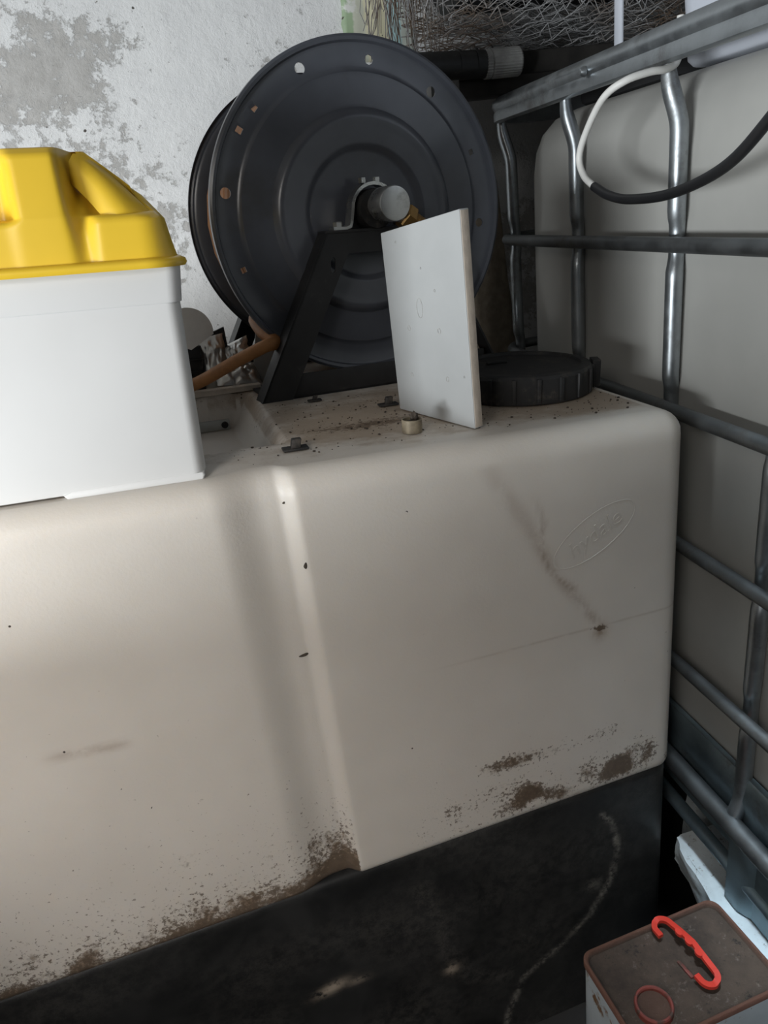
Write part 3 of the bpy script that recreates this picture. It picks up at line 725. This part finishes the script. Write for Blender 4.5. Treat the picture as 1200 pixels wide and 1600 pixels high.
# small fittings and bits
sl = thing('metal_sleeve', 'short brass-coloured sleeve with black debris inside, before the board', 'sleeve', TL(-0.335, 0.088, 0))
m = MB(); m.lathe([(0.0105, 0.001), (0.0125, 0.001), (0.0125, 0.0165), (0.0118, 0.0172), (0.0108, 0.0165)], lambda x, y, h: TL(-0.335+x, 0.088+y, h), 28, closed=True); m.build('sleeve_ring', M['ring'], sl)
def lump(cx_, cy_, cz_, rx, ry, rz, seed, fn=TL, n=1):
    bm = bmesh.new(); bmesh.ops.create_icosphere(bm, subdivisions=2, radius=1)
    for v in bm.verts:
        k = 1+0.55*noise.noise(v.co*1.6+Vector((seed, seed*2, 0))); v.co = Vector((cx_+v.co.x*rx*k, cy_+v.co.y*ry*k, cz_+v.co.z*rz*k))
    mm = MB(); mm.bm(bm, fn); return mm
lump(-0.335, 0.088, 0.0115, 0.0098, 0.0098, 0.004, 3).build('debris_fill', M['crumb'], sl, smooth_=False)
lump(-0.332, 0.088, 0.019, 0.005, 0.004, 0.007, 5).build('debris_peak', M['crumb'], sl, smooth_=False)
for i, (a, b, lab, sc_) in enumerate(((-0.480, 0.087, 'small black insert plug in the tank top near the tub', 1.0), (-0.318, 0.235, 'small black insert plug at the foot of the white board', 0.9), (-0.405, 0.318, 'flat black insert at the foot of the reel stand', 0.6))):
    t = thing('insert_plug', lab, 'plug', TL(a, b, 0), 'insert plugs in the tank top')
    m = MB(); m.box(lambda x, y, h: TL(a+x, b+y, h), (-0.012*sc_-0.003, -0.008*sc_, 0.0008), (0.012*sc_+0.003, 0.008*sc_, 0.0035), 0.0008); m.build('plate', M['cap'], t)
    m = MB(); m.box(lambda x, y, h: TL(a+x+0.2*h, b+y, h), (-0.006*sc_, -0.005*sc_, 0.003), (0.005*sc_, 0.004*sc_, 0.003+0.011*sc_), 0.001); m.build('stud', M['cap'], t)
# crumbs scattered over the top
random.seed(4); cr = MB()
for k in range(300):
    while True:
        a = random.uniform(-0.60, -0.02); b = random.uniform(0.05, 0.33)
        if pocket(a, b) > 0.0005 or math.hypot(a+0.122, b-0.222) < 0.106 or (a < -0.572) : continue
        if b > 0.345+(a+0.478)*0.1-0.01: continue
        dens = top_dust(a, b)+0.4*math.exp(-((a+0.30)/0.04)**2-((b-0.22)/0.05)**2)
        if random.random() < dens: break
    r = random.choice((0.0005, 0.0006, 0.0007, 0.0008, 0.0009, 0.0012, 0.0016))
    bm = bmesh.new(); bmesh.ops.create_icosphere(bm, subdivisions=1, radius=r)
    for v in bm.verts: v.co = Vector((v.co.x*random.uniform(.7, 1.6)+a, v.co.y*random.uniform(.7, 1.5)+b, v.co.z*0.8+r*0.6))
    cr.bm(bm, TL)
tag(cr.build('dirt_crumbs', M['crumb'], smooth_=False), 'dark crumbs of dirt scattered over the tank top', 'dirt', kind='stuff')
# leaf litter caught on the tank's front
for (sa, sz, w, h, rot) in ((-0.503, -0.354, 0.0022, 0.0055, 0.2), (-0.522, -0.473, 0.0060, 0.0028, 0.1), (-0.513, -0.279, 0.0016, 0.0020, 0)):
    bq = groove(sa)
    bm = bmesh.new(); bmesh.ops.create_icosphere(bm, subdivisions=2, radius=1)
    for v in bm.verts: v.co = Vector((sa+v.co.x*w+v.co.z*w*0.3, bq-0.0005+v.co.y*0.0012, sz+v.co.z*h*(0.7+0.3*v.co.x)))
    m = MB(); m.bm(bm, TV)
    lab = {-0.503: 'small dark speck stuck high in the tank groove', -0.522: 'curled dry speck stuck midway down the tank groove', -0.513: 'tiny black dot at the top of the tank groove'}[sa]
    tag(m.build('dry_debris', M['crumb'], loc=TV(sa, bq, sz)), lab, 'debris', 'debris in the groove')

# ------------------------------------------------------------------ odds and ends behind the tub
def sheet_disc(cx_, b, cz_, rad, a0, a1, th=0.002):
    n = 28; ring = [(cx_, cz_-rad*0.7)]+[(cx_+rad*math.cos(math.radians(a0+(a1-a0)*k/n)), cz_+rad*math.sin(math.radians(a0+(a1-a0)*k/n))) for k in range(n+1)]
    mm = MB(); mm.loft([[TL(x, b+0.02*(x-cx_), z) for x, z in ring], [TL(x, b+th+0.02*(x-cx_), z) for x, z in ring]]); return mm
m = sheet_disc(-0.562, 0.472, 0.098, 0.038, -8, 190)
tag(m.build('card_disc', M['paper'], smooth_=False), 'round off-white card piece standing behind the tub', 'card')
crate = thing('crate', 'small black slatted crate behind the tub, below the card disc', 'crate', TL(-0.60, 0.50, 0.0))
m = MB(); m.box(TL, (-0.70, 0.503, 0.001), (-0.546, 0.58, 0.072), 0.002); m.build('crate_body', M['cap'], crate)
for k in range(4):
    m = MB(); m.box(TL, (-0.702, 0.500, 0.010+0.020*k), (-0.545, 0.504, 0.013+0.020*k), 0.0008); m.build('slat_edge', M['pipe'], crate)
def pouch(name, mat, a, b, c, w, d, h, tilt, seed, label, cat, lean=0.0):
    bm = bmesh.new(); bmesh.ops.create_grid(bm, x_segments=26, y_segments=20, size=1)
    top = [v.co.copy() for v in bm.verts]; faces = [[v.index for v in f.verts] for f in bm.faces]; bm.free()
    mm = MB()
    ct, st_ = math.cos(tilt), math.sin(tilt)
    for sgn in (1, -1):
        vs = []
        for p in top:
            e = max(0, (1-abs(p.x)**3)*(1-abs(p.y)**3)); wr = noise.noise(Vector((p.x*3.1+seed, p.y*3.7, sgn)))*0.30+noise.noise(Vector((p.x*8+seed, p.y*5, sgn*2)))*0.13
            z = sgn*e*(0.5+wr)*h
            x = p.x*w+0.004*noise.noise(Vector((p.y*3, seed, 1))); y = p.y*d
            # lay in a plane leaning back by 'lean'
            yy = y*math.cos(lean)-z*math.sin(lean); zz = y*math.sin(lean)+z*math.cos(lean)
            vs.append(TL(a+x*ct-zz*st_*0, b+yy, c+zz+x*st_))
        mm.add(vs, faces)
    o = mm.build(name, mat, angle=70); return tag(o, label, cat)
pouch('foil_pouch', M['foil'], -0.527, 0.520, 0.042, 0.022, 0.042, 0.020, 0.15, 1.0, 'crumpled silver pouch standing against the black crate', 'pouch', lean=1.25)
pouch('foil_pouch', M['foil'], -0.494, 0.497, 0.022, 0.036, 0.030, 0.030, -0.1, 4.0, 'wrinkled silver pouch lying flat by the reel foot', 'pouch', lean=0.5)
pouch('foil_pouch', M['foil'], -0.485, 0.560, 0.036, 0.026, 0.034, 0.018, 0.35, 7.0, 'silver pouch half hidden under the brown hose', 'pouch', lean=0.9)
m = MB(); m.loft([[TL(a, b, c) for a, b, c in ((-0.548, 0.575, 0.0), (-0.492, 0.575, 0.0), (-0.498, 0.575, 0.090), (-0.532, 0.575, 0.078), (-0.548, 0.575, 0.070))], [TL(a, b+0.006, c) for a, b, c in ((-0.548, 0.575, 0.0), (-0.492, 0.575, 0.0), (-0.498, 0.575, 0.090), (-0.532, 0.575, 0.078), (-0.548, 0.575, 0.070))]])
tag(m.build('black_flap', M['tarp'], smooth_=False), 'black plastic flap standing behind the silver pouches', 'plastic')
m = MB(); q = ((-0.470, 0.0), (-0.405, 0.0), (-0.405, 0.070), (-0.428, 0.098), (-0.452, 0.085))
m.loft([[TL(a, 0.50+0.2*c, c+0.001) for a, c in q], [TL(a, 0.504+0.2*c, c+0.001) for a, c in q]])
tag(m.build('plastic_offcut', M['grey_sheet'], smooth_=False), 'grey plastic offcut leaning behind the reel foot', 'offcut')
m = MB(); m.box(lambda x, y, h: TL(x, y+0.06*(x+0.46), h), (-0.80, 0.452, 0.001), (-0.463, 0.470, 0.0095), 0.001)
tag(m.build('wooden_strip', M['wood']), 'thin pale strip lying across the tank below the silver pouches', 'strip')
bar = thing('flat_bar', 'dull aluminium flat bar with black plug in the tank recess', 'bar', TL(-0.62, 0.425, -0.05))
m = MB(); m.box(TL, (-0.775, 0.424, -0.0505), (-0.523, 0.428, -0.034), 0.001); m.build('bar_body', M['alu'], bar)
m = MB(); m.lathe([(0.0, -0.002), (0.0045, -0.002), (0.0055, 0.0), (0.0055, 0.003)], lambda x, y, h: TL(-0.531+x, 0.4235+h, -0.0425+y), 20); m.build('plug', M['cap'], bar)

# ------------------------------------------------------------------ caged container on the right
XI = 0.58; YF, YN = 1.45, 0.25; XO = 1.58
ibc = thing('caged_container', 'white bulk container in a galvanised tube cage to the right of the tank', 'container', W(1.08, 0.85, -1.01))
# bottle
m = MB(); rings = []
prof = [(0.05, -0.865), (0.012, -0.855), (0.0, -0.83), (0.0, -0.60), (-0.004, -0.35), (-0.002, -0.10), (0.0, 0.02), (0.004, 0.055), (0.014, 0.083), (0.032, 0.104), (0.06, 0.115), (0.12, 0.120)]
for ins, z in prof:
    r = max(0.02, 0.085-ins*0.3)
    rings.append([W(x, y, z) for x, y in rrect(XI+0.035+ins, XO-0.035-ins, YN+0.035+ins, YF-0.045-ins, r, 10)])
m.loft(rings); m.build('bottle', M['bottle'], ibc, angle=60)['label'] = 'white plastic bottle inside the cage'
def loop(z, ins=0.0, r=0.07):
    return [W(x, y, z) for x, y in rrect(XI+ins, XO-ins, YN+ins, YF-ins, r, 8)]
def rail(z, rad, name='rail', mat='galv_dark', ins=0.0):
    p = loop(z, ins); p = p+[p[0]]
    m = MB(); m.tube(p, rad, 12, caps=False); return m.build(name, M[mat], ibc, angle=60)
for z in (-0.087, -0.300, -0.491, -0.687): rail(z, 0.0098)
# broad top rim: rolled tube with a flange below it
pr = [(0.010, 0.012), (0.004, 0.0185), (-0.004, 0.0185), (-0.011, 0.012), (-0.0125, 0.003), (-0.009, -0.004), (-0.0105, -0.008), (-0.0105, -0.020), (-0.006, -0.023), (0.004, -0.022), (0.008, -0.012)]
rings = []
for (dx, dz) in pr:
    rings.append(loop(0.138+dz, dx))
n_ = len(rings[0]); tp = MB()
tp.loft([list(col) for col in list(zip(*rings))+[tuple(r[0] for r in rings)]], False, False)
tp.build('top_rim', M['galv'], ibc, angle=40)
for y in (1.06, 0.62):
    m = MB(); m.lathe([(0.0, 0.008), (0.004, 0.007), (0.0065, 0.003), (0.007, 0.0)], lambda x, yy, h: W(XI-0.0125-h, y+x, 0.139+yy), 20); m.build('rivet', M['galv'], ibc)
RZ = (-0.087, -0.300, -0.491, -0.687)
def post(pt, nrm, near=True):
    x0, y0 = pt; pts = []; rads = []
    N = 120
    for k in range(N+1):
        z = 0.120+(-0.885-0.120)*k/N
        off = 0.0185
        dent = 0.0
        for rz in RZ: dent = max(dent, math.exp(-((z-rz)/0.030)**6))
        off += 0.005*dent
        off -= 0.012*smooth(0.045, 0.115, z)
        off -= 0.012*smooth(-0.83, -0.88, z)
        sh = -0.008*smooth(0.04, 0.10, z)         # kink towards the rim
        rad = 0.0112-0.0012*dent-0.003*smooth(0.085, 0.12, z)
        along = 0.0045*dent
        pts.append(W(x0+nrm[0]*off+abs(nrm[1])*(-along+sh), y0+nrm[1]*off+abs(nrm[0])*(along-sh), z)); rads.append(rad)
    m = MB(); m.tube(pts, rads, 12); return m.build('post', M['galv'], ibc, angle=60)
for y in (1.402, 1.148, 0.882, 0.676, 0.45): post((XI, y), (1, 0))
for x in (0.80, 1.08, 1.36): post((x, YF), (0, -1))
rail(-0.876, 0.0145, 'bottom_rail', 'galv_dark')
# steel tray and pallet
m = MB(); rings = []
for ins, z in ((0.02, -0.945), (0.018, -0.86), (0.012, -0.835), (0.016, -0.800), (0.019, -0.797), (0.03, -0.80), (0.03, -0.93)):
    rings.append([W(x, y, z) for x, y in rrect(XI+ins, XO-ins, YN+ins, YF-ins, 0.07, 8)])
m.loft(rings); m.build('tray', M['blue_steel'], ibc, angle=50)
rail(-0.957, 0.011, 'pallet_rail', 'blue_steel', 0.004)
rings = []
m = MB()
for k in range(0, 41):
    y = 0.30+(0.662-0.30)*k/40
    ph = (y*9.0) % 1.0
    o = 0.010*(smooth(0.05, 0.2, ph)-smooth(0.55, 0.7, ph))
    rings.append([W(XI-0.008+o, y, -0.885), W(XI-0.008+o, y, -1.008), W(XI+0.06, y, -1.008), W(XI+0.06, y, -0.885)])
m.loft(rings); m.build('pallet_foot', M['blue_steel'], ibc, angle=30)
m = MB(); m.box(W, (XI+0.005, 1.28, -1.008), (XI+0.07, 1.43, -0.97), 0.004); m.build('pallet_foot', M['blue_steel'], ibc)
# block the container stands on
def rough_block(name, mat, x0, x1, y0, y1, z0, z1, label, cat, bite=0.0):
    bm = bmesh.new(); bmesh.ops.create_cube(bm, size=1); bmesh.ops.subdivide_edges(bm, edges=bm.edges[:], cuts=18, use_grid_fill=True)
    for v in bm.verts:
        p = Vector((x0+(v.co.x+.5)*(x1-x0), y0+(v.co.y+.5)*(y1-y0), z0+(v.co.z+.5)*(z1-z0)))
        q = Vector((v.co.x*2, v.co.y*2, v.co.z*2)); e = sum(1 for c in q if abs(c) > 0.93)
        n_ = Vector((noise.noise(p*22), noise.noise(p*22+Vector((9, 3, 1))), noise.noise(p*22+Vector((3, 8, 5)))))*0.006 + Vector((noise.noise(p*70), noise.noise(p*70+Vector((1, 1, 9))), noise.noise(p*70+Vector((7, 2, 1)))))*0.0025
        if e >= 2: p -= Vector((q.x*(x1-x0), q.y*(y1-y0), q.z*(z1-z0)))*0.5*0.06
        if bite and v.co.x < -0.3 and v.co.y > 0.15: p.x += bite*smooth(0.15, 0.5, v.co.y)*smooth(-0.3, -0.5, v.co.x)*0.6
        n_.z *= 0.6 if p.z < z1-0.02 else 0.35
        v.co = p+n_
        v.co.z = min(v.co.z, z1)
    m = MB(); m.bm(bm, W); return tag(m.build(name, mat, angle=35), label, cat)
rough_block('white_block', M['block'], 0.548, 0.74, 0.33, 0.785, -1.066, -1.011, 'rough white slab under the cage foot of the bulk container', 'block', 0.03)
m = MB(); m.box(W, (0.60, 0.36, -H+0.001), (0.72, 0.76, -1.070), 0.004); tag(m.build('timber_block', M['timber']), 'dark timber block under the rough white slab by the can', 'block')
rough_block('white_block', M['block'], 0.69, 0.82, 0.80, 0.93, -H+0.003, -1.011, 'small white block in the dark gap behind the lower cage bar', 'block')

# things lying on the container
m = MB(); m.box(W, (0.70, 1.05, 0.1205), (1.15, 1.33, 0.150), 0.01); tag(m.build('folded_tarpaulin', M['tarp']), 'black folded tarpaulin lying on top of the bulk container', 'tarpaulin')
bn = thing('storage_bin', 'translucent white plastic bin on top of the bulk container', 'bin', W(0.85, 0.6, 0.121))
m = MB(); rings = []
for ins, z in ((0.03, 0.1215), (0.022, 0.123), (0.017, 0.130), (0.0, 0.40), (0.003, 0.40), (0.020, 0.135), (0.030, 0.130)):
    rings.append([W(x, y, z) for x, y in rrect(0.655+ins, 1.05-ins, 0.36+ins, 1.03-ins, 0.05, 6)])
m.loft(rings); m.build('bin_wall', M['bin'], bn, angle=50)
m = MB(); m.tube([W(0.6635+0.0, 0.87, 0.14), W(0.652, 0.87, 0.39)], 0.004, 8); m.build('moulded_rib', M['bin'], bn)
m = MB(); m.box(W, (0.70, 1.19, 0.152), (0.704, 1.212, 0.46), 0.001)
tag(m.build('plastic_strip', M['bin']), 'upright white plastic strip behind the cage rim beside the bin', 'strip')
# beam, pipe and netting
m = MB(); m.box(W, (0.50, 1.385, 0.158), (1.60, 1.435, 0.188), 0.004); tag(m.build('timber_beam', M['timber']), 'lower dark timber batten resting on the cage rim', 'beam')
m = MB(); m.box(W, (0.53, 1.40, 0.1885), (1.62, 1.64, 0.226), 0.005); tag(m.build('timber_beam', M['timber']), 'broad dark timber board carrying the roll of wire netting', 'beam')
pp = thing('black_pipe', 'black plastic pipe with a grey ribbed collar behind the reel', 'pipe', W(0.53, 1.36, 0.19))
m = MB(); m.tube([W(0.36, 1.372, 0.213), W(0.545, 1.372, 0.206)], 0.022, 24); m.build('pipe_body', M['pipe'], pp)
for x in (0.497, 0.528):
    m = MB(); m.tube([W(x-0.002, 1.372, 0.2085), W(x+0.002, 1.372, 0.2085)], 0.0232, 24); m.build('pipe_ring', M['pipe'], pp)
m = MB(); rg = []
for x, rad in ((0.543, 0.021), (0.545, 0.0225), (0.553, 0.0225), (0.554, 0.020), (0.556, 0.0225), (0.606, 0.0225), (0.609, 0.0205)):
    rg.append([W(x, 1.372+(rad+(0.0008 if k % 2 else 0))*math.cos(2*math.pi*k/64), 0.2055+(rad+(0.0008 if k % 2 else 0))*math.sin(2*math.pi*k/64)) for k in range(64)])
m.loft(rg); m.build('ribbed_collar', M['collar'], pp, angle=20)
# netting: layers of twisted hexagonal wire over a dark filler added for the shade inside
nr = thing('netting_roll', 'roll of grey hexagonal wire netting on the dark timber board', 'wire netting', W(0.9, 1.53, 0.226))
random.seed(7)
nt = MB()
XC0, XC1, YC, ZC = 0.47, 1.60, 1.49, 0.425
def ncyl(x, th, rad): return W(x, YC+rad*math.cos(th), ZC+rad*math.sin(th))
for L in range(6):
    rad = 0.196-0.014*L; cells = int(2*math.pi*rad/0.026)
    jx = random.uniform(0, 0.03); pitch = 0.036
    nx = int((XC1-XC0)/pitch)
    for j in range(nx):
        for k in range(cells):
            th0 = 2*math.pi*(k+(0.5 if j % 2 else 0))/cells
            if math.sin(th0) > 0.75: continue
            x0 = XC0+jx+j*pitch
            def jp(i, kk):
                s = math.sin(i*12.9+kk*78.2+L*37.7)*43758.5; f = s-math.floor(s); s2 = math.sin(i*39.3+kk*11.1+L*7.7)*24634.6; g = s2-math.floor(s2)
                return (f-0.5)*0.020, (g-0.5)*0.016
            dth = 2*math.pi/cells
            sk = 0.9*math.sin(th0*3+L)+0.5
            def nd(x, th, key):
                j1, j2 = jp(round(x*200)+key, round(th*50)); return ncyl(x+j1+sk*0.012*math.sin(th*2), th+j2/rad, rad+j2*0.8+0.006*math.sin(9*x+L*2))
            a = nd(x0, th0, 1); b = nd(x0+pitch*0.35, th0, 2); c = nd(x0+pitch, th0+dth/2, 1); d = nd(x0+pitch, th0-dth/2, 1)
            nt.tube([a, b], 0.0011, 3, caps=False); nt.tube([b, c], 0.0008, 3, caps=False); nt.tube([b, d], 0.0008, 3, caps=False)
# loose ends hanging at the left end of the roll
for k in range(150):
    th = random.uniform(-math.pi, 0.2); rad = random.uniform(0.03, 0.19)
    p = ncyl(XC0+random.uniform(-0.07, 0.05), th, rad); z0 = p.z+random.uniform(0.05, 0.22); pts = []
    lx = random.uniform(-0.35, 0.25)
    for i in range(7):
        t = i/6; pts.append(Vector((p.x+lx*0.12*t+random.uniform(-.005, .005), p.y+random.uniform(-.006, .006), max(z0+(p.z-0.06-z0)*t, H+0.232))))
    nt.tube(pts, 0.0009, 3, caps=False)
nt.build('wire_mesh', M['net'], nr, smooth_=False)
m = MB(); m.tube([W(XC0+0.06, YC, ZC), W(XC1, YC, ZC)], 0.118, 32); m.build('shade_filler', M['tarp'], nr)['label'] = 'added dark filler standing in for shade inside the netting'

# cable looping in front of the cage
cb = thing('cable', 'looped cable, white turning black, hanging in front of the cage', 'cable', W(0.5, 0.8, 0.0))
wp = [(0.602, 0.893, 0.165), (0.602, 0.892, 0.140), (0.592, 0.882, 0.117), (0.570, 0.870, 0.1085), (0.545, 0.864, 0.1065), (0.514, 0.866, 0.100), (0.5, 0.89, 0.087), (0.5, 0.932, 0.055), (0.5, 0.95, 0.028), (0.5, 0.938, 0.006), (0.5, 0.912, -0.008)]
bp = [(0.5, 0.912, -0.008), (0.5, 0.875, -0.020), (0.5, 0.827, -0.026), (0.5, 0.746, -0.023), (0.5, 0.665, -0.004), (0.5, 0.61, 0.029), (0.5, 0.55, 0.08), (0.5, 0.50, 0.14)]
m = MB(); m.tube(crom([W(*p) for p in wp], 10), 0.0042, 12); m.build('white_length', M['cable_w'], cb)
m = MB(); m.tube(crom([W(*p) for p in bp], 10), 0.0056, 12); m.build('black_sleeve', M['cable_b'], cb)

# beige sack in the dark gap
bm = bmesh.new(); bmesh.ops.create_icosphere(bm, subdivisions=4, radius=1)
for v in bm.verts:
    p = v.co.copy(); k = 1+0.16*noise.noise(p*2.3)+0.07*noise.noise(p*6)
    f = 1-0.45*smooth(-0.2, 1.0, p.z)
    v.co = Vector((0.595+p.x*0.075*k*f, 1.545+p.y*0.06*k*f, -0.62+max(-1, min(1, p.z*1.3))*0.67*(1 if p.z < 0 else 1.0)))
m = MB(); m.bm(bm, W); tag(m.build('sack', M['sack'], angle=80), 'beige sack standing in the dark gap behind the reel and cage', 'sack')

# printed sheet on the wall
m = MB(); rows = []
for i in range(25):
    row = []
    for k in range(19):
        u, v = k/18, i/24
        x = 0.395+0.13*u+(0.012*nz(v*6, 1)+0.010*nz(v*17, 2) if k in (0,) else 0)-0.02*(1-v)*(1-u); z = 0.28+0.34*v
        row.append(W(x, 1.712-0.005*abs(nz(u*3, v*4))-0.001, z))
    rows.append(row)
m.grid(rows); o = m.build('printed_sheet', M['sheet'])
md = o.modifiers.new('thickness', 'SOLIDIFY'); md.thickness = 0.0015
tag(o, 'torn green, cream and blue printed sheet on the wall behind the netting', 'poster')

# ------------------------------------------------------------------ rusty can in the lower right corner
CZ = -0.90
can = thing('metal_can', 'white tin can with a rusty top and red handle by the container', 'can', W(0.39, 0.52, -H))
cy_ = math.radians(4.5)
def CN(x, y, z): return W(0.291+x*math.cos(cy_)-y*math.sin(cy_), 0.5785+x*math.sin(cy_)+y*math.cos(cy_), z)
CW, CD = 0.205, 0.128
m = MB(); rings = []
for ins, z in ((0.006, -H+0.001), (0.002, -H+0.005), (0.002, CZ-0.008)):
    rings.append([CN(x, y, z) for x, y in rrect(ins, CW-ins, -CD+ins, -ins, 0.014, 6)])
m.loft(rings); m.build('can_body', M['can_side'], can, angle=50)
m = MB(); E_ = {'edge': []}; rings = []
for ins, z, e in ((0.0, CZ-0.009, 1), (0.0, CZ-0.001, 1), (0.001, CZ, 0.9), (0.0035, CZ, 0.7), (0.005, CZ-0.002, 0.4), (0.006, CZ-0.006, 0.0), (0.02, CZ-0.0065, 0.0), (0.055, CZ-0.0060, 0.0)):
    rings.append([CN(x, y, z) for x, y in rrect(ins, CW-ins, -CD+ins, -ins, max(0.004, 0.015-ins*0.3), 6)]); E_['edge'] += [e]*28
m.loft(rings, False, True); m.attr = E_; m.build('can_top', M['rust'], can, angle=50)
# red carrying handle: flat loop, one side toothed
hd = MB(); HX, HY = 0.119, -0.052
hdir = Vector((0.10, -0.995)); hn = Vector((0.995, 0.10))
def HP(s, t, z): return CN(HX+hdir.x*s+hn.x*t, HY+hdir.y*s+hn.y*t, z)
path = []
for k in range(17): a = math.radians(90+180*k/16); path.append((-0.038+0.0105*math.cos(a), 0.0105*math.sin(a)))
path = [(0.036, 0.0105), (0.018, 0.0105), (0.0, 0.0115), (-0.02, 0.0110)]+path
path = path[:-1]+[(-0.030, -0.0105)]
for k in range(17): pass
p2 = [(0.036+0.0105*math.cos(math.radians(90-180*k/16)), 0.0105*math.sin(math.radians(90-180*k/16))) for k in range(17)]
full_ = list(reversed(path))+p2+[(0.028, -0.0105)]
rg = []
for i, (s, t) in enumerate(full_):
    p, n2 = full_[max(0, i-1)], full_[min(len(full_)-1, i+1)]; tx, ty = n2[0]-p[0], n2[1]-p[1]; L = math.hypot(tx, ty) or 1; nx, ny = -ty/L*0.0035, tx/L*0.0035
    lift = 0.006+0.010*math.exp(-(s/0.035)**2)*(t > 0)
    z0 = CZ-0.004+lift
    rg.append([HP(s+nx, t+ny, z0+0.005), HP(s-nx, t-ny, z0+0.005), HP(s-nx, t-ny, z0), HP(s+nx, t+ny, z0)])
hd.loft(rg); h_ = hd.build('handle', M['red'], can, angle=40); h_['label'] = 'bright red plastic carrying handle'
for s in (-0.018, -0.002, 0.014):
    m = MB(); m.lathe([(0, 0), (0.0045, 0), (0.0045, 0.0045), (0, 0.0045)], lambda x, y, z: HP(s+x*1.2, 0.0065+y*0.8, CZ+0.0045+0.010*math.exp(-(s/0.035)**2)+z), 14); m.build('finger_bump', M['red'], h_)
m = MB(); m.box(HP, (0.0, -0.0135, CZ-0.0062), (0.024, -0.009, CZ-0.003), 0.0008); m.build('handle_lug', M['red_old'], can)
def CC(x, y, z): return CN(0.046+x, -0.088+y, z)
m = MB(); m.lathe([(0.0185, CZ-0.006), (0.0185, CZ+0.001), (0.0195, CZ+0.0025), (0.0215, CZ+0.0025), (0.0225, CZ+0.001), (0.0225, CZ-0.007)], CC, 40); cap2 = m.build('pour_cap', M['red_old'], can, angle=30)
m = MB(); m.lathe([(0.0, CZ-0.003), (0.0186, CZ-0.003), (0.0186, CZ-0.007)], CC, 40); m.attr = {'edge': [0.35]*len(m.v)}; m.build('cap_centre', M['rust'], cap2, angle=30)
bpy.context.view_layer.update()
